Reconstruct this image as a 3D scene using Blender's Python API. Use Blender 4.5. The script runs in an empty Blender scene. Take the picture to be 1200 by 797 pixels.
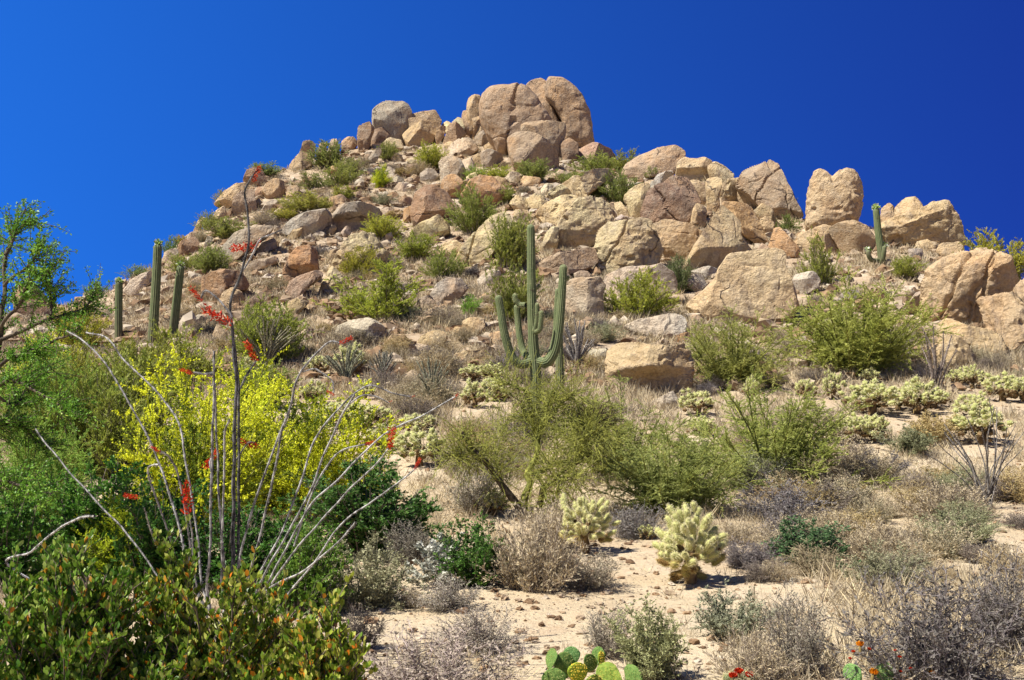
import bpy, math, random
import numpy as np
from mathutils import Vector, Matrix

SC = bpy.context.scene
COL = SC.collection
rng = np.random.default_rng(7)
random.seed(7)

# ------------------------------------------------------------------ camera
FPX, CU, CV, VH = 1267.0, 600.0, 398.5, 470.0
PITCH = math.atan((VH - CV) / FPX)
CP, SP = math.cos(PITCH), math.sin(PITCH)

def ray(u, v):
    """direction of a photograph pixel, forward component 1 (eye at the origin, x right, y ahead, z up)"""
    xc, zc = (u - CU) / FPX, -(v - CV) / FPX
    y = CP - zc * SP
    z = SP + zc * CP
    return xc / y, z / y

def project(x, y, z):
    yc = y * CP + z * SP
    zc = z * CP - y * SP
    return CU + FPX * x / yc, CV - FPX * zc / yc

# ------------------------------------------------------------------ terrain
BASE_Y = np.array([-400, 0, 5, 8, 11, 14, 18, 23, 29, 36, 44.0])
BASE_V = np.array([0, 0, 0, 797, 705, 652, 600, 545, 492, 452, 418.0])
BASE_Z = np.where(BASE_Y < 8, -2.06, (VH - BASE_V) / FPX * BASE_Y)
SKY_U = np.array([-500, -100, 20, 70, 110, 150, 190, 225, 250, 300, 350, 400, 440, 480, 520, 560, 600, 650, 690, 720, 760, 800, 850, 900, 940, 980, 1020, 1050, 1090, 1130, 1200, 1350, 1700.])
SKY_V = np.array([420, 385, 362, 358, 350, 330, 300, 272, 245, 208, 186, 175, 168, 166, 165, 165, 160, 160, 172, 188, 200, 206, 215, 240, 256, 262, 266, 268, 285, 300, 330, 380, 425.])
SKY_Y = np.array([60, 60, 60, 62, 64, 67, 71, 76, 82, 92, 99, 104, 107, 109, 110, 110, 109, 108, 105, 102, 96, 92, 86, 80, 75, 72, 70, 67, 63, 60, 56, 52, 52.])

def smooth_interp(x, xp, fp):
    return np.interp(x, xp, fp)

_tt = np.linspace(-1.2, 1.2, 961)
_sv = np.interp(600 + _tt * FPX, SKY_U, SKY_V)
_sy = np.interp(600 + _tt * FPX, SKY_U, SKY_Y)
_k = np.exp(-np.linspace(-2, 2, 13) ** 2); _k /= _k.sum()
_sv = np.convolve(np.pad(_sv, 6, 'edge'), _k, 'valid')
_sy = np.convolve(np.pad(_sy, 6, 'edge'), _k, 'valid')
_sz = np.array([ray(600 + t * FPX, v)[1] * y for t, v, y in zip(_tt, _sv, _sy)])
_by = np.linspace(-60, 60, 1201)
_bz = np.interp(_by, BASE_Y, BASE_Z)
_k2 = np.exp(-np.linspace(-2, 2, 31) ** 2); _k2 /= _k2.sum()
_bz = np.convolve(np.pad(_bz, 15, 'edge'), _k2, 'valid')

def _hash(ix, iy, iz, seed):
    h = (ix.astype(np.int64) * 374761393 + iy.astype(np.int64) * 668265263 + iz.astype(np.int64) * 2147483647 + seed * 1274126177) & 0xFFFFFFFF
    h = ((h ^ (h >> 13)) * 1274126177) & 0xFFFFFFFF
    h = h ^ (h >> 16)
    return (h & 0xFFFFFF) / float(0x7FFFFF) - 1.0

def noise3(p, seed=0):
    """value noise in [-1, 1] at an (n, 3) array"""
    i = np.floor(p).astype(np.int64)
    f = p - i
    f = f * f * f * (f * (f * 6 - 15) + 10)
    out = 0
    for dx in (0, 1):
        wx = f[:, 0] if dx else 1 - f[:, 0]
        for dy in (0, 1):
            wy = f[:, 1] if dy else 1 - f[:, 1]
            for dz in (0, 1):
                wz = f[:, 2] if dz else 1 - f[:, 2]
                out = out + wx * wy * wz * _hash(i[:, 0] + dx, i[:, 1] + dy, i[:, 2] + dz, seed)
    return out

def fbm(p, seed=0, oct=4, gain=.5):
    a, s, o = 1.0, 1.0, 0
    for k in range(oct):
        o = o + a * noise3(p * s + k * 17.3, seed + k)
        a *= gain; s *= 2.03
    return o

def terrain_base(x, y):
    x = np.asarray(x, float); y = np.asarray(y, float)
    t = x / np.maximum(y, 6.0)
    t = np.clip(t, -1.19, 1.19)
    sy = np.interp(t, _tt, _sy); sz = np.interp(t, _tt, _sz)
    zb = np.interp(np.clip(y, -59, 59), _by, _bz)
    y0 = 36.0
    z0 = np.interp(y0, _by, _bz)
    s = np.clip((y - y0) / (sy - y0), 0, 1)
    w = s * (0.8 + 0.2 * s)
    slope0 = (np.interp(y0, _by, _bz) - np.interp(y0 - 3, _by, _bz)) / 3
    zh = z0 + (sz - z0) * w
    z = np.where(y < y0, zb, zh)
    back = np.maximum(y - sy, 0)
    z = np.where(y > sy, np.maximum(sz - 0.02 * back ** 1.5 - .12 * back, -4.0 - 0 * back), z)
    return z

def terrain(x, y):
    x = np.asarray(x, float); y = np.asarray(y, float)
    sh = x.shape
    xf, yf = x.ravel(), y.ravel()
    z = terrain_base(xf, yf)
    p = np.stack([xf, yf, 0 * xf], 1)
    amp = np.clip((yf - 30) / 40, 0, 1)
    z = z + amp * (.35 * fbm(p / 6.0, 3, 3) - .15) + .05 * fbm(p / 1.6, 11, 3) * np.clip((yf - 2) / 8, .2, 1) * np.clip((400 - yf) / 200, 0, 1)
    return z.reshape(sh)

_RY = np.concatenate([np.arange(3.5, 40, .1), np.arange(40, 125, .2)])
def hit(u, v, dmax=None):
    """where the line of sight through a pixel meets the ground; past the skyline it stops at the ridge"""
    tx, tz = ray(u, v)
    ys = _RY
    g = terrain(tx * ys, ys)
    d = ys * tz - g
    k = np.nonzero(d < 0)[0]
    if len(k) and k[0] > 0:
        i = k[0]
        a = d[i - 1] / (d[i - 1] - d[i])
        y = ys[i - 1] + a * (ys[i] - ys[i - 1])
    elif len(k):
        y = ys[0]
    else:
        y = ys[int(np.argmax(g / ys))]
    return tx * y, y

def gz(x, y):
    return float(terrain(np.array([x]), np.array([y]))[0])

# ------------------------------------------------------------------ meshes
class Geo:
    def __init__(s):
        s.v, s.f, s.m, s.t, s.n = [], [], [], [], 0
    def add(s, V, F, mat=0, tint=None):
        V = np.asarray(V, np.float32).reshape(-1, 3); Fs = F if isinstance(F, list) else [F]
        s.v.append(V)
        for q in Fs:
            q = np.asarray(q, np.int32); s.f.append(q + s.n); s.m.append(np.full(len(q), mat, np.int32))
        if tint is None: tint = .5
        s.t.append(np.broadcast_to(np.asarray(tint, np.float32), (len(V),)).copy())
        s.n += len(V)
    def mesh(s, name, mats, smooth=True, sharp=0):
        me = bpy.data.meshes.new(name)
        V = np.concatenate(s.v)
        nv = sum(f.size for f in s.f)
        loops = np.concatenate([f.ravel() for f in s.f])
        sizes = np.concatenate([np.full(len(f), f.shape[1], np.int32) for f in s.f])
        starts = np.concatenate([[0], np.cumsum(sizes)[:-1]]).astype(np.int32)
        me.vertices.add(len(V)); me.vertices.foreach_set('co', V.ravel())
        me.loops.add(nv); me.loops.foreach_set('vertex_index', loops)
        me.polygons.add(len(sizes)); me.polygons.foreach_set('loop_start', starts)
        me.polygons.foreach_set('material_index', np.concatenate(s.m))
        me.polygons.foreach_set('use_smooth', np.full(len(sizes), smooth))
        for m in mats: me.materials.append(m)
        a = me.attributes.new('tint', 'FLOAT', 'POINT')
        a.data.foreach_set('value', np.concatenate(s.t))
        me.update(calc_edges=True)
        if sharp: me.set_sharp_from_angle(angle=math.radians(sharp))
        return me

def link(name, data, parent=None, loc=(0, 0, 0), rot=(0, 0, 0), scale=(1, 1, 1), color=None):
    o = bpy.data.objects.new(name, data)
    COL.objects.link(o)
    o.location, o.rotation_euler, o.scale = loc, rot, scale
    if parent: o.parent = parent
    if color: o.color = (*color, 1)
    return o

def tag(o, label, cat, group=None, kind=None):
    o['label'] = label
    o['category'] = cat
    if group: o['group'] = group
    if kind: o['kind'] = kind
    return o

def thing(name, label, cat, loc, rz=0, scale=(1, 1, 1), group=None):
    o = link(name, None, None, loc, (0, 0, rz), scale)
    o.empty_display_size = .2
    return tag(o, label, cat, group)

def copy_thing(root, loc, rz, scale, label, group=None, color=None):
    r = root.copy(); COL.objects.link(r)
    r.location = loc; r.rotation_euler = (0, 0, rz); r.scale = scale
    r['label'] = label
    if group: r['group'] = group
    elif 'group' in r: del r['group']
    for ch in list(root.children):
        c = ch.copy(); COL.objects.link(c); c.parent = r
        if color and ch.name.startswith(('foliage', 'blossom')): c.color = (*color, 1)
        for g in ch.children:
            d = g.copy(); COL.objects.link(d); d.parent = c
    return r

def nrm(a):
    return a / np.maximum(np.linalg.norm(a, axis=-1, keepdims=True), 1e-9)

def rand_dirs(n, r=rng):
    return nrm(r.normal(size=(n, 3)))

def leaves(P, D, L, W, r=rng, N=None):
    """flat pointed leaves: base at P, along D"""
    n = len(P)
    D = nrm(D)
    if N is None: N = rand_dirs(n, r)
    S = nrm(np.cross(D, N))
    L = np.broadcast_to(L, (n,))[:, None]; W = np.broadcast_to(W, (n,))[:, None]
    V = np.stack([P, P + D * L * .5 + S * W * .5, P + D * L, P + D * L * .5 - S * W * .5], 1).reshape(-1, 3)
    F = np.arange(n * 4).reshape(n, 4)
    return V, F

def broad_leaves(P, D, L, W, r=rng, fold=.25):
    """oval leaves folded along the midrib"""
    n = len(P)
    D = nrm(D); S = nrm(np.cross(D, rand_dirs(n, r))); U = np.cross(S, D)
    L = np.broadcast_to(L, (n,))[:, None]; W = np.broadcast_to(W, (n,))[:, None]
    q = lambda a, b, c: P + D * L * a + S * W * b + U * W * c
    V = np.stack([q(0, 0, 0), q(.28, .42, fold * .4), q(.62, .5, fold * .5), q(1, 0, -.1), q(.62, -.5, fold * .5), q(.28, -.42, fold * .4), q(.5, 0, 0)], 1).reshape(-1, 3)
    b = (np.arange(n) * 7)[:, None]
    F = np.concatenate([b + np.array([[0, 1, 2, 6]]), b + np.array([[0, 6, 4, 5]])])
    T = np.concatenate([b + np.array([[6, 2, 3]]), b + np.array([[6, 3, 4]])])
    return V, [F, T]

def bez_tubes(A, B, C, r0, r1, segs=3, sides=3):
    """many thin round twigs, each a quadratic curve A-B-C tapering from r0 to r1"""
    n = len(A)
    t = np.linspace(0, 1, segs + 1)[None, :, None]
    P = A[:, None] * (1 - t) ** 2 + B[:, None] * 2 * t * (1 - t) + C[:, None] * t ** 2
    T = nrm(np.gradient(P, axis=1))
    ref = nrm(np.random.default_rng(n).normal(size=(n, 3)))[:, None]
    S = nrm(np.cross(T, ref)); U = np.cross(T, S)
    rr = (np.broadcast_to(r0, (n,))[:, None] * (1 - t[0, :, 0]) + np.broadcast_to(r1, (n,))[:, None] * t[0, :, 0])[:, :, None, None]
    ang = np.arange(sides) * 2 * np.pi / sides
    V = P[:, :, None] + rr * (S[:, :, None] * np.cos(ang)[None, None, :, None] + U[:, :, None] * np.sin(ang)[None, None, :, None])
    idx = np.arange(n * (segs + 1) * sides).reshape(n, segs + 1, sides)
    a = idx[:, :-1, :]; b = np.roll(a, -1, 2); c = idx[:, 1:, :]; d = np.roll(c, -1, 2)
    F = np.stack([a, b, d, c], -1).reshape(-1, 4)
    return V.reshape(-1, 3), F

def tube(P, R, sides=8, cap=True, ribs=0, depth=.0):
    """one round or ribbed tube along a polyline; returns verts, quads, tint (1 on the ribs)"""
    P = np.asarray(P, float); R = np.asarray(R, float)
    n = len(P)
    T = nrm(np.gradient(P, axis=0))
    S = np.zeros_like(P)
    s = np.cross(T[0], [0.3, 1, 0.1]); s /= np.linalg.norm(s)
    for i in range(n):
        s = s - T[i] * np.dot(s, T[i]); s /= np.linalg.norm(s); S[i] = s
    U = np.cross(T, S)
    k = sides
    ang = np.arange(k) * 2 * np.pi / k
    prof = np.ones(k); tint = np.full(k, .5)
    if ribs:
        w = np.abs(np.cos(ang * ribs / 2)) ** .8
        prof = 1 - depth * (1 - w); tint = w
    V = P[:, None] + (R[:, None] * prof[None])[:, :, None] * (S[:, None] * np.cos(ang)[None, :, None] + U[:, None] * np.sin(ang)[None, :, None])
    idx = np.arange(n * k).reshape(n, k)
    a = idx[:-1]; b = np.roll(a, -1, 1); c = idx[1:]; d = np.roll(c, -1, 1)
    F = np.stack([a, b, d, c], -1).reshape(-1, 4)
    return V.reshape(-1, 3), F, np.tile(tint, n)

def curve_pts(C, n):
    """Catmull-Rom through control points"""
    C = np.asarray(C, float)
    if len(C) == 2:
        return C[0] + (C[1] - C[0]) * np.linspace(0, 1, n)[:, None]
    Q = np.vstack([2 * C[0] - C[1], C, 2 * C[-1] - C[-2]])
    t = np.linspace(0, len(C) - 1 - 1e-6, n)
    i = t.astype(int); f = (t - i)[:, None]
    a, b, c, d = Q[i], Q[i + 1], Q[i + 2], Q[i + 3]
    return .5 * (2 * b + (c - a) * f + (2 * a - 5 * b + 4 * c - d) * f ** 2 + (3 * b - a - 3 * c + d) * f ** 3)

def ico(sub):
    import bmesh
    bm = bmesh.new(); bmesh.ops.create_icosphere(bm, subdivisions=sub, radius=1)
    V = np.array([v.co[:] for v in bm.verts]); F = np.array([[v.index for v in f.verts] for f in bm.faces])
    bm.free()
    return V, F
ICO = {k: ico(k) for k in (1, 2, 3, 4, 5, 6)}   # ico(n) has n-1 splits

# ------------------------------------------------------------------ materials
def new_mat(name):
    m = bpy.data.materials.new(name); m.use_nodes = True
    nt = m.node_tree
    for n in list(nt.nodes): nt.nodes.remove(n)
    out = nt.nodes.new('ShaderNodeOutputMaterial')
    return m, nt, out

class NT:
    """short-hand for building node trees"""
    def __init__(s, nt): s.nt = nt
    def n(s, typ, **kw):
        nd = s.nt.nodes.new(typ)
        for k, v in kw.items():
            if k.startswith('i_'):
                nd.inputs[k[2:].replace('_', ' ')].default_value = v
            else: setattr(nd, k, v)
        return nd
    def l(s, a, b): s.nt.links.new(a, b)
    def noise(s, vec, scale, detail=4, rough=.55, dist=0):
        nd = s.n('ShaderNodeTexNoise'); nd.inputs['Scale'].default_value = scale; nd.inputs['Detail'].default_value = detail
        nd.inputs['Roughness'].default_value = rough; nd.inputs['Distortion'].default_value = dist
        s.l(vec, nd.inputs['Vector']); return nd.outputs['Fac']
    def ramp(s, fac, a, b, lo=0., hi=1.):
        nd = s.n('ShaderNodeMapRange'); nd.inputs['From Min'].default_value = a; nd.inputs['From Max'].default_value = b
        nd.inputs['To Min'].default_value = lo; nd.inputs['To Max'].default_value = hi
        s.l(fac, nd.inputs['Value']); return nd.outputs['Result']
    def mix(s, fac, a, b, mode='MIX'):
        nd = s.n('ShaderNodeMix', data_type='RGBA', blend_type=mode)
        for sock, val in ((nd.inputs[0], fac), (nd.inputs[6], a), (nd.inputs[7], b)):
            if isinstance(val, (int, float)): sock.default_value = val
            elif isinstance(val, tuple): sock.default_value = (*val, 1)
            else: s.l(val, sock)
        return nd.outputs[2]
    def math(s, op, a, b=None):
        nd = s.n('ShaderNodeMath', operation=op)
        for sock, val in ((nd.inputs[0], a), (nd.inputs[1], b)):
            if val is None: continue
            if isinstance(val, (int, float)): sock.default_value = val
            else: s.l(val, sock)
        return nd.outputs[0]
    def scale(s, vec, v):
        nd = s.n('ShaderNodeVectorMath', operation='MULTIPLY'); s.l(vec, nd.inputs[0]); nd.inputs[1].default_value = v
        return nd.outputs[0]

def rock_material():
    m, nt, out = new_mat('granite'); N = NT(nt)
    co = N.n('ShaderNodeTexCoord').outputs['Object']
    oi = N.n('ShaderNodeObjectInfo')
    off = N.n('ShaderNodeVectorMath', operation='SCALE'); N.l(oi.outputs['Location'], off.inputs[0]); off.inputs['Scale'].default_value = .31
    add = N.n('ShaderNodeVectorMath', operation='ADD'); N.l(co, add.inputs[0]); N.l(off.outputs[0], add.inputs[1])
    p = add.outputs[0]
    base = oi.outputs['Color']
    big = N.noise(p, .35, 5, .6, .6)
    mid = N.noise(p, 1.6, 6, .65, .3)
    fine = N.noise(p, 9, 6, .7)
    grain = N.noise(p, 45, 3, .7)
    streak = N.noise(N.scale(p, (1.3, 1.3, .22)), 1.0, 5, .65, .8)
    # iron-stained orange and pale bleached areas
    c = N.mix(N.ramp(big, .42, .66), base, N.mix(.6, base, (.52, .28, .10)))
    c = N.mix(N.ramp(mid, .5, .72, 0, .75), c, N.mix(.7, base, (.60, .50, .36)))
    # dark desert varnish running down in streaks
    c = N.mix(N.ramp(streak, .52, .68, 0, .72), c, (.13, .085, .06))
    c = N.mix(N.ramp(N.noise(p, 3.2, 7, .7, .5), .55, .70, 0, .55), c, (.15, .105, .075))
    # grey lichen patches
    c = N.mix(N.ramp(N.noise(p, 2.1, 6, .75, .2), .6, .74, 0, .3), c, (.32, .31, .26))
    c = N.mix(N.ramp(N.noise(p, 4.6, 6, .7, .4), .53, .68, 0, .42), c, N.mix(.7, c, (.11, .07, .045)))
    c = N.mix(N.ramp(fine, .34, .66, 0, 1), N.mix(.36, c, (.12, .08, .05)), N.mix(.22, c, (.68, .58, .45)))
    c = N.mix(N.ramp(grain, .35, .65, 0, .2), c, (.14, .10, .08))
    # cracks
    wob = N.n('ShaderNodeTexNoise'); wob.inputs['Scale'].default_value = 1.2; N.l(p, wob.inputs['Vector'])
    ws = N.n('ShaderNodeVectorMath', operation='SCALE'); N.l(wob.outputs['Color'], ws.inputs[0]); ws.inputs['Scale'].default_value = 1.1
    wa = N.n('ShaderNodeVectorMath', operation='ADD'); N.l(p, wa.inputs[0]); N.l(ws.outputs[0], wa.inputs[1])
    vo = N.n('ShaderNodeTexVoronoi', feature='DISTANCE_TO_EDGE'); vo.inputs['Scale'].default_value = .27; N.l(wa.outputs[0], vo.inputs['Vector'])
    crack = N.ramp(vo.outputs['Distance'], 0, .02, 1, 0)
    crack = N.math('MULTIPLY', crack, N.ramp(N.noise(p, .4, 3), .54, .62))
    c = N.mix(N.math('MULTIPLY', crack, .9), c, (.07, .05, .04))
    # pits
    vp = N.n('ShaderNodeTexVoronoi'); vp.inputs['Scale'].default_value = 2.6; N.l(wa.outputs[0], vp.inputs['Vector'])
    pit = N.math('MULTIPLY', N.ramp(vp.outputs['Distance'], .08, .2, 1, 0), N.ramp(N.noise(p, .7, 2), .52, .6))
    h = N.math('ADD', N.math('MULTIPLY', mid, .40), N.math('MULTIPLY', fine, .16))
    h = N.math('ADD', h, N.math('MULTIPLY', N.noise(p, 3.4, 6, .65, .3), .30))
    h = N.math('ADD', h, N.math('MULTIPLY', grain, .025))
    h = N.math('SUBTRACT', h, N.math('MULTIPLY', crack, .16))
    h = N.math('SUBTRACT', h, N.math('MULTIPLY', pit, .22))
    bp = N.n('ShaderNodeBump'); bp.inputs['Strength'].default_value = .9; bp.inputs['Distance'].default_value = .55; N.l(h, bp.inputs['Height'])
    b = N.n('ShaderNodeBsdfPrincipled'); b.inputs['Roughness'].default_value = .92; b.inputs['Specular IOR Level'].default_value = .15
    N.l(c, b.inputs['Base Color']); N.l(bp.outputs[0], b.inputs['Normal']); N.l(b.outputs[0], out.inputs['Surface'])
    return m

def ground_material():
    m, nt, out = new_mat('sandy_soil'); N = NT(nt)
    p = N.n('ShaderNodeTexCoord').outputs['Object']
    big = N.noise(p, .12, 5, .6, .5); mid = N.noise(p, .9, 6, .65); fine = N.noise(p, 14, 6, .75); grit = N.noise(p, 70, 3, .8)
    c = N.mix(N.ramp(big, .4, .65), (.49, .40, .25), (.42, .315, .18))
    sz = N.n('ShaderNodeSeparateXYZ'); N.l(p, sz.inputs[0])
    # the rubble slope is browner earth than the washed sand at its foot
    c = N.mix(N.ramp(sz.outputs['Z'], -1.4, 1.2, 0, .85), c, (.265, .185, .11))
    c = N.mix(N.ramp(mid, .45, .7, 0, .7), c, (.55, .46, .33))
    c = N.mix(N.ramp(N.noise(p, .5, 6, .7, .6), .55, .7, 0, .6), c, (.34, .22, .13))
    c = N.mix(N.ramp(fine, .50, .70, 0, .7), c, (.22, .145, .09))
    c = N.mix(N.ramp(N.noise(p, 4, 5, .7), .54, .70, 0, .5), c, (.38, .25, .135))
    c = N.mix(N.ramp(grit, .4, .7, 0, .5), c, (.60, .50, .40))
    vo = N.n('ShaderNodeTexVoronoi'); vo.inputs['Scale'].default_value = 16; N.l(p, vo.inputs['Vector'])
    peb = N.math('MULTIPLY', N.ramp(vo.outputs['Distance'], .12, .3, 1, 0), N.ramp(N.noise(p, 3, 3), .44, .52))
    c = N.mix(N.math('MULTIPLY', peb, .8), c, N.mix(vo.outputs['Color'], (.36, .21, .12), (.56, .46, .36)))
    h = N.math('ADD', N.math('MULTIPLY', mid, .12), N.math('ADD', N.math('MULTIPLY', fine, .05), N.math('MULTIPLY', grit, .012)))
    h = N.math('ADD', h, N.math('MULTIPLY', peb, .035))
    bp = N.n('ShaderNodeBump'); bp.inputs['Strength'].default_value = 1; bp.inputs['Distance'].default_value = .6; N.l(h, bp.inputs['Height'])
    b = N.n('ShaderNodeBsdfPrincipled'); b.inputs['Roughness'].default_value = .95; b.inputs['Specular IOR Level'].default_value = .1
    N.l(c, b.inputs['Base Color']); N.l(bp.outputs[0], b.inputs['Normal']); N.l(b.outputs[0], out.inputs['Surface'])
    return m

def leaf_material(name, stops, trans=.35, rough=.6, objcol=True, spec=.2):
    """stops: colours along the per-leaf tint 0..1; optionally multiplied by the object's own colour"""
    m, nt, out = new_mat(name); N = NT(nt)
    at = N.n('ShaderNodeAttribute', attribute_name='tint')
    cr = N.n('ShaderNodeValToRGB')
    els = cr.color_ramp.elements
    for i, (pos, col) in enumerate(stops):
        e = els[i] if i < 2 else els.new(pos)
        e.position = pos; e.color = (*col, 1)
    N.l(at.outputs['Fac'], cr.inputs[0])
    c = cr.outputs[0]
    if objcol:
        oi = N.n('ShaderNodeObjectInfo')
        c = N.mix(1.0, c, oi.outputs['Color'], 'MULTIPLY')
    b = N.n('ShaderNodeBsdfPrincipled'); b.inputs['Roughness'].default_value = rough; b.inputs['Specular IOR Level'].default_value = spec
    N.l(c, b.inputs['Base Color'])
    if trans > 0:
        tr = N.n('ShaderNodeBsdfTranslucent'); N.l(c, tr.inputs['Color'])
        mx = N.n('ShaderNodeMixShader'); mx.inputs[0].default_value = trans
        N.l(b.outputs[0], mx.inputs[1]); N.l(tr.outputs[0], mx.inputs[2]); N.l(mx.outputs[0], out.inputs['Surface'])
    else: N.l(b.outputs[0], out.inputs['Surface'])
    return m

def bark_material(name, a, b_, scale=30, stretch=(1, 1, .25), bump=.01, objcol=False):
    m, nt, out = new_mat(name); N = NT(nt)
    p = N.scale(N.n('ShaderNodeTexCoord').outputs['Object'], stretch)
    f = N.noise(p, scale, 4, .65, .3)
    c = N.mix(N.ramp(f, .38, .62), a, b_)
    if objcol: c = N.mix(1.0, c, N.n('ShaderNodeObjectInfo').outputs['Color'], 'MULTIPLY')
    bp = N.n('ShaderNodeBump'); bp.inputs['Distance'].default_value = bump; N.l(f, bp.inputs['Height'])
    b = N.n('ShaderNodeBsdfPrincipled'); b.inputs['Roughness'].default_value = .85; b.inputs['Specular IOR Level'].default_value = .2
    N.l(c, b.inputs['Base Color']); N.l(bp.outputs[0], b.inputs['Normal']); N.l(b.outputs[0], out.inputs['Surface'])
    return m

GRANITE = rock_material()
SOIL = ground_material()
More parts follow.
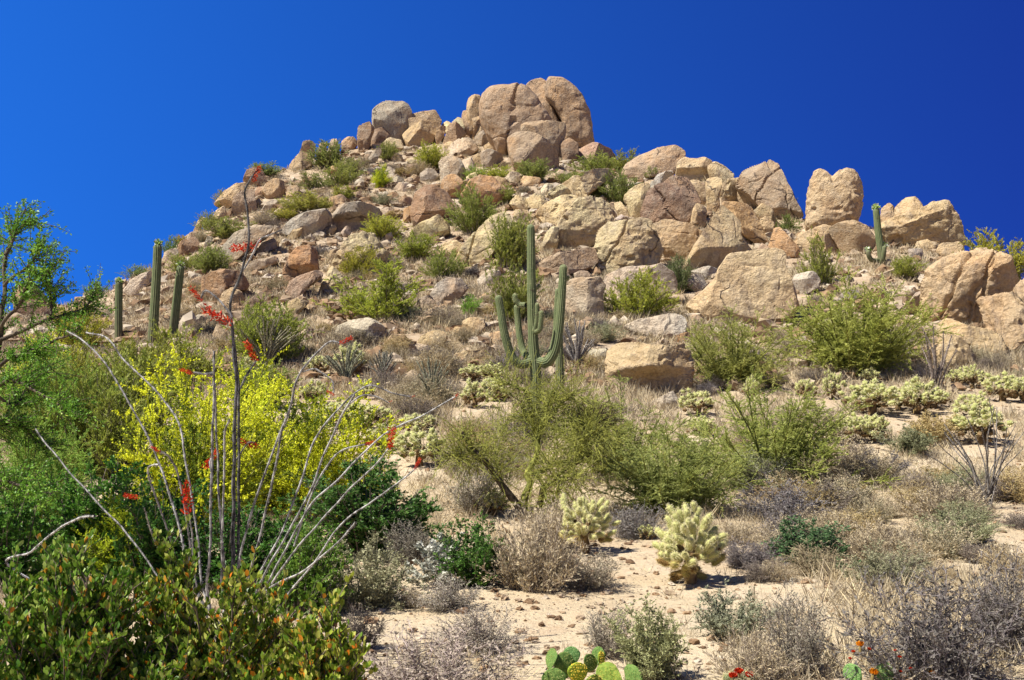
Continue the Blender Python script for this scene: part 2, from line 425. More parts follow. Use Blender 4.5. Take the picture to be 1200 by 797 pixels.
# label | shade | options | outline in photograph pixels (1200 wide); each outline gets its own distance, size and depth below
ROCKS = '''
largest brown boulder of the summit pile, broad smooth face with a worn streak|p|C1 K0 S5 F2|564,125 567,117 575,108 587,105 607,104 617,107 627,118 645,145 643,165 625,180 605,182 585,174 572,157 565,140
thin upright wedge slab leaning beside the largest summit boulder|p|T1.2 K0 F4 D.5|616,106 623,100 633,97 642,101 641,118 650,133 661,147 660,156 645,150 636,137 624,118
tall half-dome slab with a rounded top, the highest rock of the summit|p|K0 S5 T.8 F2|643,94 660,96 675,107 685,120 692,135 695,157 694,170 675,170 663,162 658,142 650,128 641,118
brown ledge-shaped rock under the summit half-dome with an overhanging lip|p|K3|610,152 625,142 638,145 661,147 662,155 655,180 640,186 615,170
big two-sided boulder at the front foot of the summit pile|p|F8 K2 S5 T1.1|596,165 603,157 620,156 633,162 647,172 654,187 650,200 617,200 603,197 598,182
dark block tucked in below the summit half-dome|b|D-.5|655,167 667,162 677,170 678,182 672,192 656,192
low grey-tan boulder on the skyline just downhill of the summit half-dome|p||673,182 682,173 695,169 715,174 722,182 718,194 680,194
dark-topped knob, uppermost of three rocks stacked against the largest summit boulder|t||543,127 549,113 557,110 565,113 563,122 553,130
middle rock of the little stack against the largest summit boulder|t||553,130 557,119 565,117 567,129 556,138
lowest rock of the little stack against the largest summit boulder|t||541,138 542,129 553,127 556,136 549,146
egg-shaped tan boulder under the little stack at the summit|t|D-.5|549,148 555,135 563,130 568,143 571,151 557,160 550,155
small grey crest rock wedged at the foot of the largest summit boulder|g|D-1|556,162 566,153 573,163 567,173 558,169
white split boulder with a crack down its front, below the summit stack|w|C1 D-.5|526,171 535,163 550,161 558,165 561,175 550,183 533,185 526,182
small round-topped cap rock resting on a dark split block below the summit|t|D-1|566,171 575,167 585,169 587,179 573,180
dark split block with a white left cheek, under the small cap rock|g|D-1|563,180 573,176 588,181 591,194 580,199 567,199
narrow tan rock standing against the dark split block|t|D-1|554,182 563,179 567,197 556,198
large white boulder with a lavender face on the upper slope below the summit|w|K3|514,190 520,185 530,184 539,188 546,203 543,214 518,216
narrow whitish slab beside the large white boulder|w||539,187 552,184 558,197 549,210 543,206
grey faceted giant boulder on the skyline west of the summit, darker on its shaded side|g|K5 S5 F10|437,142 438,133 445,125 453,120 470,119 478,123 483,135 479,147 474,158 466,163 455,160 446,152 438,150
dark wedge rock carrying the grey faceted giant boulder|b|D-.6|430,158 438,153 448,149 459,158 455,166 446,170 433,174
cluster-like dark spire of jagged rock at the edge of the skyline ridge|b|K5|418,160 420,148 432,142 439,150 435,160 433,174 422,180
pair-topped knobbly tan rock on the skyline beside the dark spire|t||400,166 406,161 415,160 420,167 412,175 402,175
flat-topped brown rock lying on top of the big egg-like skyline boulder|t|D.8|477,140 493,131 510,127 517,140 505,148 480,150
big smooth egg-like boulder resting on the skyline ridge|t|S5 D-.5|472,160 480,150 493,144 510,139 517,143 513,155 507,166 492,173 478,172
slim tan rock leaning against the egg-like skyline boulder|t|D-.5|510,160 515,148 523,146 520,161 513,170
brown squarish boulder midway between the egg-like boulder and the summit|p||519,165 527,147 533,144 542,150 546,157 534,166 522,171
small pale round stone perched on the ridge near the little stack|c|D1|530,143 537,136 545,140 544,147 533,148
small pale stone on the ridge above the brown squarish boulder|c|D1|517,145 522,140 530,142 527,148
pitted brown boulder just below the large white boulder|o|K3|517,217 520,208 530,202 538,207 546,218 534,233 520,230
grey pentagon-shaped boulder amid yellow-green shrubs on the upper slope|g||492,203 500,197 509,197 515,206 508,213 493,212
big smooth orange-tan boulder above the leafy hillside bush|o|S5|540,232 550,215 563,207 577,207 592,220 596,228 583,240 565,247 547,247
tilted grey slab under the grey faceted giant boulder|g|T.6|429,190 437,178 447,169 449,175 440,188 432,194
yellowish broken rock at the foot of the grey faceted giant boulder|c|K5|449,168 458,161 470,163 473,173 460,179
low flat pale rock alone among bushes under the skyline spire|w|T1|419,201 425,196 437,198 434,205
dark flat stone with a pale top on the upper slope|g||456,211 463,207 474,209 471,217
dark cube-shaped rock on the upper slope under the egg-like boulder|b|B.5|476,200 478,192 490,192 492,204 478,206
rounded pale rock beside the yellow-blossomed upper bush|w||450,203 455,195 463,198 462,209 452,209
rounded brownish stone just below the dark cube-shaped rock|t||478,211 485,205 492,208 490,215 480,216
squat whitish stone lowest in the row under the dark cube-shaped rock|w||461,221 467,214 478,215 478,224 463,225
pale wedge boulder standing at the bend of the western skyline|c|K3|349,177 355,168 365,163 370,168 367,178 350,180
big rounded tan boulder under the pale skyline wedge|t|D-.5|339,194 343,187 353,178 363,182 366,193 353,201 343,199
small tan skyline stone behind the dense upper bush|t||371,172 375,165 382,166 383,173
small grey skyline stone next to the dense upper bush|g||382,170 388,162 395,163 399,171
dark reddish boulder on the western skyline with a shrub behind it|r|K3|285,213 290,200 300,196 308,200 314,210 309,219 297,219
long sloping tan boulder descending the western skyline|t|T1|252,237 263,225 277,216 290,213 298,220 288,227 277,234 268,244
tall smooth pinkish boulder under the dark reddish skyline boulder|p|D-.8|271,249 275,233 283,224 297,220 299,233 301,244 296,254 280,253
small reddish boulder between the tall pinkish and the banded boulder|r|D-1|298,229 302,217 312,226 314,233 302,235
round banded boulder with a dark hollow, uphill of the grey slabs|t|K3|307,224 312,215 322,209 332,212 334,228 327,233 315,233
squat shaded block next to the round banded boulder|t|B.5|335,231 337,219 348,217 354,228 348,234
long whitish slab lying above the bleached low boulder|w|T1|339,239 353,227 362,223 361,231 345,239
bleached low boulder on the western slope with yellow grass around|w||313,254 327,245 335,237 343,238 344,250 328,253
whitish broken rock under the round banded boulder|w|K4|307,246 312,238 323,234 329,240 317,249
little round stone under the small reddish boulder|t||296,239 303,232 310,237 308,244 300,245
long narrow tan rock just uphill of the pale granite apron|t|T1|293,258 302,250 313,246 316,252 299,261
wide flat-topped grey slab with a dark undercut front on the upper slope|g|U S5 B.5 T1|390,252 397,243 418,239 440,242 448,248 446,257 434,261 431,270 410,273 392,271
long sloping grey slab leading up to the wide flat-topped slab|g|T1 K3 S5|328,271 340,260 360,250 383,245 388,252 387,264 377,279 353,279 343,276
narrow pointed slab below the long sloping grey slab|t|T.8|333,279 343,270 356,263 353,276 340,282
small upright tan stone under the wide flat-topped slab|t|D-1|379,278 386,268 392,262 394,268 388,279
tan rounded rock just above the junction of the two grey slabs|t||383,239 387,232 400,227 406,233 404,241 388,242
small angular rock right above the wide flat-topped slab|g|K4|406,236 412,227 423,223 424,229 413,237
pale granite apron sloping across the western hillside|g|T1 S5 D-.5|255,302 263,287 275,274 297,265 320,266 312,278 300,283 290,294 277,304 262,308
grey angular boulder at the lower edge of the pale granite apron|g|K3|297,298 307,285 322,278 325,290 312,295 307,299
low flat grey rock downhill of the grey angular boulder|g|T1|286,314 297,306 323,301 326,308 310,314 290,318
large orange boulder with a smooth lit top and dark undercut face|o|U S5 B.55|332,332 333,315 340,300 347,292 360,290 370,293 372,316 357,322 343,330 335,338
pinkish-grey boulder supporting the large orange undercut boulder|p|D-1 K2|334,343 340,330 353,323 373,317 380,322 370,330 360,336 352,346 347,354 337,348
streaked orange and white stone with a rounded top, down the gully from the orange boulder|t||334,370 337,357 347,350 362,354 352,365 340,374
small grey-tan stone beside the streaked orange and white stone|t||348,368 357,357 367,357 373,364 363,370
small rounded brown rock beside the streaked stone in the gully|o||362,359 363,350 370,347 376,356 370,362
broad dark brown boulder on the lower western slope, cracked down the middle|r|K4 C1 S5|236,347 238,325 250,320 263,317 280,319 291,335 284,341 272,340 260,352 247,355
small round stone sitting on the broad dark brown boulder|t|D.6|252,320 258,314 264,316 264,322 255,324
small tan stone at the edge of the broad dark brown boulder|t|D.6|240,325 247,316 253,322 247,327
tan rock with a lit top just below the broad dark brown boulder|t|D-.8 K3|257,354 263,342 273,336 283,343 288,353 278,360 265,362
pinkish tilted slab partly sunk behind a green shrub|p|T.8|285,362 292,352 305,341 311,345 309,352 295,364
half-hidden pale stone behind the low ocotillo on the western slope|t||249,393 255,378 265,384 267,395 258,399
ragged yellow-ochre outcrop on the mid slope with a shrub before it|c|K5 P S5|385,312 396,297 410,278 425,274 438,276 447,287 459,300 445,309 430,316 413,319 397,322
craggy lower buttress of the yellow-ochre outcrop|c|K5 P D-.8|372,348 377,332 388,311 401,322 402,335 390,347
big brown boulder with one orange lit side and one dark side on the upper slope|r|K2 S5 T1.2|483,242 487,228 498,220 510,219 523,226 534,238 529,253 515,256 503,258 490,265 483,255
cream slab rock in front of the two-toned brown boulder|c|K3|480,274 493,263 513,253 525,263 528,271 513,282 493,281
pale pitted rock at the top end of the long slanting ramp rock|c|P|513,294 520,285 533,281 543,287 541,299 530,307 518,302
long slanting cream ramp rock uphill of the tall armed saguaro|c|C1 S5 T.9|531,309 540,293 557,270 578,250 592,245 603,249 608,262 600,277 585,292 570,305 550,312
flat brown ledge stone leaning toward the two-toned brown boulder|p|T1|460,237 470,231 483,230 481,240 467,242
small tan rock uphill of the flat brown ledge stone|t||452,231 460,225 467,227 465,234 453,234
blocky brown rock at the foot of the two-toned brown boulder|o|K4|472,257 473,245 483,240 488,253 486,263 475,263
thin grey flagstone right beside the wide flat-topped slab|g|T1|447,246 452,242 466,245 466,253 450,253
little pale stone perched above the yellow-ochre outcrop|w||399,273 405,265 411,266 411,273 405,279
flat white stone under the dark undercut of the wide grey slab|w|T1|389,281 395,276 403,279 396,285
small tan stone just above the large orange undercut boulder|t||383,301 388,293 398,291 396,301 385,306
rounded pale grey boulder uphill of the first arm of the saguaro|g|S5|505,346 512,333 525,325 540,326 549,337 538,349 525,358 512,354
low whitish boulder next to the biggest hillside bush|w||485,360 490,350 503,346 518,357 506,364 490,366
long whitish boulder below the biggest hillside bush, ochre at one end|w|K3|391,399 395,382 410,376 433,374 449,382 451,394 430,400 413,399
thin tan stone lying on top of the long whitish boulder|t|T1|406,378 417,371 432,371 436,376 418,380
half-buried tan rock in dry scrub uphill of the grey ocotillo clumps|t||449,404 460,392 473,392 481,400 473,407 458,409
low flat rock in front of the half-buried tan rock|t|T1|459,409 468,402 482,399 488,408 480,414 463,414
broad sunken tan rock amid dry scrub on the mid slope|t|T1|486,404 493,393 510,387 522,389 524,399 507,405 490,405
small tilted slab just above the broad sunken rock|t||494,385 498,377 511,373 504,384
small brown-edged wedge stone in the dry scrub|t||527,394 533,382 541,384 543,393
olive-tan squarish rock at the edge of the saguaro shrubs|c||540,387 542,375 553,372 568,374 569,389 547,394
rounded tan stone below the outermost saguaro arm|t||568,404 574,390 587,388 591,402
long flat ground rock in front of the saguaro's dry scrub|t|T1|524,419 543,412 560,411 567,406 579,406 579,419 547,425
pale slab showing between shrubs behind the saguaro|w|T1|559,328 572,316 587,318 582,333 563,336
great cream dome with a smooth brow bulging over the cliff, uphill of the saguaro|c|S5 P K2|654,264 667,247 678,235 695,230 708,235 718,248 717,263 708,275 698,282 682,287 667,292 651,293
cream block split off the lower side of the great cream dome|c|D-.5|633,291 638,275 647,265 655,267 652,293 637,296
wavy sculpted cream rock uphill of the great cream dome|c|P K3|629,252 640,240 657,232 673,231 681,238 669,252 660,262 648,265 637,260
weathered cream hood rock with a shadowed hollow beneath|c|P|637,238 643,225 657,218 667,223 673,232 659,236 643,237
long crinkled yellow ridge rock topping the sculpted cream rocks|c|T.8 K3|646,219 665,211 682,211 690,204 707,196 720,196 726,203 708,214 691,225 682,233 668,229 660,219
knobby cream rock with holes next to the weathered hood|c|P|617,233 627,225 633,229 638,224 641,238 633,249 622,244
arched little rock with a dark hole at the edge of the cream rocks|c|P|597,239 605,228 617,232 619,244 603,248
flat cream flake on the top end of the long slanting ramp rock|c|T1 D-.8|602,255 603,246 618,245 621,254 613,260
whitish rock between the hood and the upper bushes|w||632,224 638,216 649,216 644,227 635,229
angular brown stone on the saddle below the summit|t|K4|608,219 613,205 623,208 634,210 631,218 615,219
pale rounded stone on the saddle, above the big orange-tan boulder|w||591,210 598,202 608,202 611,211 600,217
thin slab edging the big orange-tan boulder on its uphill side|t|T.8|571,206 584,207 599,214 598,222 583,217
bleached white stone under the summit's two-sided boulder|w||647,205 655,199 666,202 663,210 650,210
long domed boulder on the skyline between the summit and the eastern cliff|p|S5 T.8|727,203 737,191 750,182 768,176 792,174 802,182 797,199 783,204 760,210 743,207
flat-capped pale block on the skyline, fluted like a mushroom|c|U|791,210 795,190 801,184 813,186 825,184 834,186 833,194 829,214 813,216
dark grey stone crowning the big dark-varnished cliff face|g|D-.5|766,212 770,205 787,199 790,208 779,219 770,218
small dark knob on the shoulder of the dark-varnished cliff face|g|D-.5|757,224 764,212 771,216 769,224 759,227
big dark-varnished brown rock face of the eastern cliff|b|K4 C1 S5 T.8|752,249 760,225 778,217 787,208 805,206 813,220 819,236 814,252 808,265 787,257 757,258
cream rock with a sloping shoulder beside the dark-varnished face|c||730,229 742,219 762,212 760,228 753,247 757,259 742,259 735,242
pale grey rock wedged between the dark-varnished face and the fluted column|c||808,212 820,212 829,222 831,240 821,243 813,233
narrow split rock on the edge of the dark-varnished face|t|D-.5|809,266 812,247 818,235 828,240 827,262 820,270
fluted tan column rock rising between the cliff's two big faces|t|K3|826,210 837,204 846,213 842,230 844,240 835,254 829,250 828,229
light pinnacle rock on top of the fluted column|c|K3|829,196 838,189 849,195 862,205 848,217 833,208
blocky tan rock with vertical clefts at the heart of the eastern cliff|t|C2|842,220 852,211 868,206 868,227 863,240 847,237
bulging tan nose of rock overhanging the lower cliff|t|D-.6|862,232 868,210 880,221 893,227 894,238 884,246 866,241
large tan headwall block at the eastern end of the cliff, cracked across|p|C2 S5 K3|862,215 871,198 900,188 912,194 919,214 940,252 925,256 905,252 891,240 878,228
brown slab under the bulging nose, leaning on the pyramid boulder|o|D-.5|847,239 862,240 880,244 888,257 902,288 886,284 867,273 853,256
curved tan rock with a dark arch of shadow beneath the headwall|t||884,248 892,239 903,244 911,260 906,271 890,258
small rock under the dark arch of the headwall|t|D-.6|889,258 897,253 907,262 903,282
tall pyramid-shaped tan boulder with a sharp edge and dark shaded side|t|K2 S5 T1.1|801,312 817,287 835,257 847,241 858,252 867,263 866,279 882,296 871,305 853,310 833,317
pointed orange boulder at the foot of the eastern headwall|o|K2|901,288 907,268 913,266 922,276 936,292 936,300 923,302 905,296
small pinkish stone behind the broad anvil-shaped block|p||886,296 892,284 904,291 901,299 888,301
broad anvil-shaped tan block with a smooth light face and lipped top|c|S5 K1 B.55 T.7|808,356 826,341 837,332 843,318 855,302 873,301 886,298 904,295 918,299 916,313 924,335 932,357 922,371 870,378 825,374
rounded pale boulder beside the broad anvil-shaped block|w||926,336 933,322 952,319 961,328 958,339 940,346
flat grey ledge below the pyramid boulder|g|T1|806,317 830,312 844,316 833,330 820,326
rounded grey rock between the pyramid boulder and the anvil-shaped block|g||803,331 813,321 823,321 828,334 815,343
large orange-tan wall block on the cliff with a cracked, pitted middle|t|S5 K3 P C1|698,296 702,270 713,262 737,259 758,258 767,275 776,294 766,313 737,319 717,326 702,323
small smooth boulder leaning on the large orange-tan wall block|t|D-1|742,318 745,307 753,295 763,292 774,300 768,313
grey-topped mottled block between the wall block and the pyramid boulder|t|K3 S5|762,264 775,257 795,261 812,266 823,273 820,285 804,303 795,309 783,305 772,287
pinkish layered ledge below the great cream dome|p|T1 K4|627,310 645,300 670,294 697,287 700,305 687,316 653,326 633,318
thin pale slab on top of the large orange-tan wall block|w|T1|717,260 728,252 741,256 737,262 720,263
pale leaning slab with yellow lichen beside the great cream dome|c|T.8|719,237 728,236 739,254 727,258
large smooth whitish block behind the saguaro's tallest arm|w|S5 K2|660,371 663,337 670,327 702,326 709,333 706,347 709,370 670,372
low arched whitish boulder behind the bright green cliff-foot bush|w|S5|705,342 713,325 730,316 773,311 788,322 794,340 783,347 727,364 710,361
pale bedrock sheet lying flat uphill of the overhanging block|w|T1.2 S5|729,382 753,374 780,370 799,371 805,385 793,395 767,396 743,388
small rust-stained stone at the edge of the pale bedrock sheet|o||789,397 798,391 809,389 806,402 793,403
massive overhanging block with a pale flat top and a dark red-brown hollow front|t|V S5 B.5 P|711,424 715,410 725,404 747,402 777,406 788,410 798,400 806,408 811,437 809,450 793,456 760,466 732,462 713,449
low pale rock at the foot of the overhanging block|w|D-.8|753,473 773,467 788,458 803,476 793,481 767,481
flat sandy-coloured rock next to the overhanging block|w|T1|686,414 696,409 710,408 714,416 695,423
heart-shaped balanced boulder standing on the eastern skyline|t|S5 K0 F5 P|946,261 947,235 952,213 955,204 962,201 969,204 975,212 982,206 990,202 1000,206 1006,218 1008,237 1003,254 993,263 968,267 952,269
broad pedestal rock under the narrow side of the heart-shaped boulder|t|D-.6 C1|932,282 938,273 965,266 973,268 990,299 973,300 950,299 937,295
pedestal rock with vertical stripes under the heart-shaped boulder|t|D-.6|971,269 987,262 1003,261 1015,267 1024,279 1024,297 1000,302 990,299
small round boulder perched on the skyline by the second saguaro|t|D1|1031,259 1033,243 1042,237 1048,243 1043,260
domed boulder on the skyline behind the second saguaro|t|D1|1042,260 1050,242 1060,232 1072,231 1081,242 1081,250 1060,258
huge nose-shaped boulder with a dark shaded end on the eastern skyline|t|S5 K3 P|1031,265 1050,257 1077,249 1093,239 1107,239 1116,250 1121,263 1128,284 1123,288 1103,286 1095,282 1085,290 1070,289 1048,287
crumbly tan rock under the huge nose-shaped boulder|t|K4 P D-.5|1071,294 1075,282 1087,281 1101,287 1099,295 1080,295
round boulder propping the dark end of the huge nose-shaped boulder|t|D-.5|1099,294 1103,285 1123,284 1128,290 1123,299 1108,304
shaded flat rock behind the second saguaro's short arms|g|T1|1064,292 1080,292 1084,304 1067,305
huge ragged outcrop of pale tan rock above the cholla field|t|S5 K5 P C3 F28|1083,357 1087,328 1093,313 1108,304 1123,297 1147,292 1161,295 1178,310 1186,330 1191,342 1191,378 1170,388 1140,388 1110,370 1090,374
smooth light slab set into the huge ragged outcrop|t|D-1.2 K2|1141,310 1155,298 1163,302 1184,328 1191,340 1189,348 1150,346 1142,335
jagged end of the ragged outcrop at the edge of view|t|S5 K5 C2 F26 P D-.5|1186,345 1195,328 1206,325 1228,340 1235,400 1200,416 1173,418 1163,393 1150,348
long overhanging snout of rock below the ragged outcrop|t|K3 D-1|1102,383 1110,371 1133,381 1160,387 1171,393 1176,417 1160,420 1138,405 1103,391
tan boulder with a dark round hole, under the overhanging snout|t|P D-1|1090,411 1097,393 1113,391 1128,398 1134,408 1143,419 1130,435 1100,435
small creased rock on the lower face of the ragged outcrop|t|D-1.5|1101,371 1108,362 1120,369 1124,375 1107,376
pale crouching rock beside the ragged outcrop|w||1044,366 1067,353 1072,342 1084,344 1083,361 1058,370
low whitish rock downhill of the second saguaro|w|T1|1042,345 1067,337 1073,345 1057,356
dark red-brown boulder on the far western shoulder behind the leafy tree|r|S5|16,352 24,334 39,331 48,342 61,362 52,374 22,374
brown skyline slab uphill of the tallest armless saguaro|r|T.8|206,294 213,282 228,276 233,282 231,294 210,300
white skyline slab above the brown skyline slab|w|T.8|217,277 230,269 233,278 220,282
low white skyline slab behind the tallest armless saguaro|w|T1|190,305 193,296 207,289 209,299 195,309
pale cracked rock on the western skyline above green bushes|c|K4|246,259 253,247 263,241 266,251 253,264
small tan skyline rock half hidden by a creosote bush|t||226,267 232,258 241,252 233,268
small grey upright stone under the pale cracked skyline rock|g||239,288 243,276 249,278 248,289
dark flat stone between the two taller armless saguaros|b|T1|191,325 198,319 208,320 206,329
flat white ledge behind the shortest armless saguaro|w|T1|144,340 154,328 178,317 182,328 155,346
isolated pale grey stone on the scrubby slope near the armless saguaros|g||220,381 232,369 244,372 246,381 226,384
tan stone at the foot of the scrubby western slope|t|T1|192,354 205,345 212,349 205,357
rough shoulder block on the uphill corner of the ragged outcrop|t|K5 P D-1.3|1086,345 1094,316 1112,305 1136,298 1142,320 1128,346 1102,354
cracked lower block in the middle of the ragged outcrop|t|K5 C1 D-1.4|1128,352 1152,347 1189,350 1194,378 1168,391 1136,384
stubby rock at the outermost foot of the ragged outcrop|t|K4 D-1|1176,398 1196,372 1226,374 1232,418 1184,422
slanting ledge between the ragged outcrop and its overhanging snout|p|K4 D-1.2 T1|1098,366 1126,356 1142,372 1130,384 1106,380
'''
# ------------------------------------------------------------------ ground sheet
def build_ground():
    nx, ny = 560, 640
    a = np.linspace(-1, 1, nx)
    xs = np.sinh(a * 5.2) / math.sinh(5.2) * 2500
    b = np.linspace(0, 1, ny)
    ys = np.concatenate([np.linspace(-300, 2, 20), 2 + 128 * np.linspace(0, 1, 580)[1:] ** 1.55, 130 + 2800 * np.linspace(0, 1, 42)[1:] ** 2.2])
    X, Y = np.meshgrid(xs, ys)
    Z = terrain(X, Y)
    V = np.stack([X, Y, Z], -1).reshape(-1, 3)
    idx = np.arange(len(V)).reshape(len(ys), nx)
    F = np.stack([idx[:-1, :-1], idx[:-1, 1:], idx[1:, 1:], idx[1:, :-1]], -1).reshape(-1, 4)
    g = Geo(); g.add(V, F)
    o = link('ground', g.mesh('ground', [SOIL]))
    o['kind'] = 'structure'; o['label'] = 'sandy granite soil rising from the foreground to the boulder hill'
build_ground()

# ------------------------------------------------------------------ boulders
SHADE = dict(t=(.56, .42, .22), o=(.52, .30, .115), g=(.42, .385, .32), w=(.66, .595, .46), b=(.22, .135, .08), c=(.68, .55, .29), p=(.415, .30, .20), r=(.29, .165, .09))

def rock_shape(pts, seed, sub=4, boxy=.62, chops=3, T=1.0, undercut=0, pits=False, cracks=0, s=1.0, facets=18):
    """solid rock whose outline follows pts (metres, x right, z up); local -y is its front"""
    r = np.random.default_rng(seed)
    V0, F = ICO[sub]
    P = np.asarray(pts, float)
    lo, hi = P.min(0), P.max(0)
    c = (lo + hi) / 2
    # keep the centre inside the outline
    Q = P - c
    nt = 180
    th = np.linspace(-np.pi, np.pi, nt, endpoint=False)
    R = np.zeros(nt)
    A, B = Q, np.roll(Q, -1, 0)
    for k, t in enumerate(th):
        d = np.array([math.cos(t), math.sin(t)])
        e = B - A
        den = d[0] * e[:, 1] - d[1] * e[:, 0]
        with np.errstate(all='ignore'):
            u = (A[:, 0] * e[:, 1] - A[:, 1] * e[:, 0]) / den
            w = (A[:, 0] * d[1] - A[:, 1] * d[0]) / den
        ok = (np.abs(den) > 1e-9) & (u > 0) & (w >= -1e-6) & (w <= 1 + 1e-6)
        R[k] = u[ok].max() if ok.any() else 0
    bad = R <= 0
    if bad.any(): R[bad] = max(R[~bad].min() * .5, .1) if (~bad).any() else .3
    ker = np.array([1, 2, 3, 2, 1.]); ker /= ker.sum()
    R = np.convolve(np.concatenate([R[-2:], R, R[:2]]), ker, 'valid')
    W, H = hi - lo
    size = math.sqrt(W * H)
    half = .5 * T * (W * .45 + size * .55)
    phi = np.arctan2(V0[:, 2], V0[:, 0])
    rho = np.sqrt(V0[:, 0] ** 2 + V0[:, 2] ** 2)
    rr = np.interp(phi, np.concatenate([th, [np.pi]]), np.concatenate([R, R[:1]]))
    q = rho ** boxy
    x = np.cos(phi) * q * rr
    z = np.sin(phi) * q * rr
    y = np.sign(V0[:, 1]) * np.abs(V0[:, 1]) ** (boxy * .9) * half
    V = np.stack([x, y, z], 1)
    # split faces: flat cuts facing outwards and to the front
    for k in range(chops):
        n = np.array([r.uniform(-.75, .75), -r.uniform(.6, 1), r.uniform(-.35, .65)]); n /= np.linalg.norm(n)
        d = V @ n
        lim = np.quantile(d, r.uniform(.74, .92))
        over = np.maximum(d - lim, 0)
        V = V - n * (over * .98)[:, None]
    # flat broken facets all round, slight at the outline
    for k in range(facets):
        n = rand_dirs(1, r)[0]; n[1] *= 1.3 if n[1] < 0 else 1; n /= np.linalg.norm(n)
        d = V @ n
        side = math.hypot(n[0], n[2])
        lim = d.max() * (r.uniform(.72, .92) if side < .8 else r.uniform(.935, .99))
        V = V - n * (np.maximum(d - lim, 0) * .96)[:, None]
    if undercut:   # the lower front falls back under an overhanging brow
        h = (V[:, 2] - (lo[1] - c[1])) / H
        k = np.clip((.62 - h) / .22, 0, 1); k = k * k * (3 - 2 * k)
        f = np.clip(-V[:, 1] / half, 0, 1)
        V[:, 1] += k * f * half * undercut
    ph = V + r.uniform(-50, 50, 3)
    N = nrm(V / np.array([W / 2, half, H / 2]) ** 2 * 1.0)
    d = fbm(ph / (size * .55), seed, 3) * .026 * size
    d += fbm(ph / (size * .16), seed + 5, 3, .55) * .011 * size
    rid = 1 - np.abs(noise3(ph / (size * .4), seed + 9))
    d -= np.clip(rid - .93, 0, 1) * .16 * size
    if pits:
        w = noise3(ph / (size * .13), seed + 21)
        d -= np.clip(w - .38, 0, 1) * .10 * size
        d += fbm(ph / (size * .07), seed + 31, 2) * .012 * size
    for k in range(cracks):
        n = nrm(np.array([[r.uniform(.6, 1) * r.choice([-1, 1]), r.uniform(-.2, .2), r.uniform(-.5, .5)]]))[0]
        q = V @ n - r.uniform(-.2, .2) * W + .05 * size * fbm(ph / (size * .3), seed + 40 + k, 2)
        d -= np.exp(-(q / (.014 * size)) ** 2) * .05 * size
    V = V + N * d[:, None]
    V[:, 2] += c[1]; V[:, 0] += c[0]
    return V, F, half

ROCK_LIST = []
def build_rocks():
    for i, line in enumerate(l for l in ROCKS.strip().split('\n') if l.strip()):
        lab, sh, opt, pts = line.split('|')
        o = {'K': 4, 'C': 0, 'T': 1., 'D': 0., 'B': .52, 'S': 4}
        fl = set()
        for tk in opt.split():
            if tk in ('U', 'V', 'P'): fl.add(tk)
            else: o[tk[0]] = float(tk[1:])
        px = np.array([[float(q) for q in p.split(',')] for p in pts.split()])
        lo, hi = px.min(0), px.max(0)
        u, vb = (lo[0] + hi[0]) / 2, hi[1]
        x, y = hit(u, vb - 1)
        s0 = y / FPX
        W, H = (hi - lo) * s0
        half = .5 * o['T'] * (W * .45 + math.sqrt(W * H) * .55)
        yc = y + half * .42 - o['D'] * half * .5 * (1 if 'D' in opt else 0)
        yc = min(yc, y + 6)
        s = yc / FPX
        tx, _ = ray(u, (lo[1] + hi[1]) / 2)
        xw = tx * yc
        pts_m = []
        for (pu, pv) in px:
            a, b = ray(pu, pv)
            pts_m.append((a * yc - xw, b * yc))
        pts_m = np.array(pts_m)
        pts_m = (pts_m - pts_m.mean(0)) * 1.05 + pts_m.mean(0)
        # bury the foot: carry the outline down into the slope
        zb = pts_m[:, 1].min(); zt = pts_m[:, 1].max()
        g0 = gz(xw, yc)
        low = pts_m[:, 1] < zb + .25 * (zt - zb)
        down = max(0, min(zb - g0 + .15, 3.0)) + .08 * (zt - zb)
        pts_m[low, 1] -= down
        origin_z = zb
        pts_m[:, 1] -= origin_z
        big = W * H
        sub = int(o['S']) if o['S'] != 4 else (5 if big > 6 else 4)
        if (hi - lo).prod() < 500: sub = 4
        if (hi - lo).prod() > 2500: sub = 6
        V, F, half = rock_shape(pts_m, 100 + i, sub, o['B'], int(o['K']), o['T'], .8 if 'U' in fl else (.95 if 'V' in fl else 0), 'P' in fl, int(o['C']), facets=int(o.get('F', 5 if any(w in lab for w in ('smooth', 'dome', 'round', 'egg')) else 20)))
        yaw = math.atan2(xw, yc)
        g = Geo(); g.add(V, F)
        r = np.random.default_rng(i)
        col = np.array(SHADE[sh]) * (1 + r.normal(0, .06)) * (1 + r.normal(0, .03, 3))
        if u < 700 and sh != 'c': col = col * np.array([.92, .86, .80])
        ob = link('boulder' if max(W, H) > .9 else 'rock', g.mesh('boulder', [GRANITE], sharp=22), None, (xw, yc, origin_z), (0, 0, -yaw), color=tuple(col))
        tag(ob, lab, 'boulder' if max(W, H) > .9 else 'rock')
        ROCK_LIST.append((lab, lo, hi, xw, yc, zt))
build_rocks()

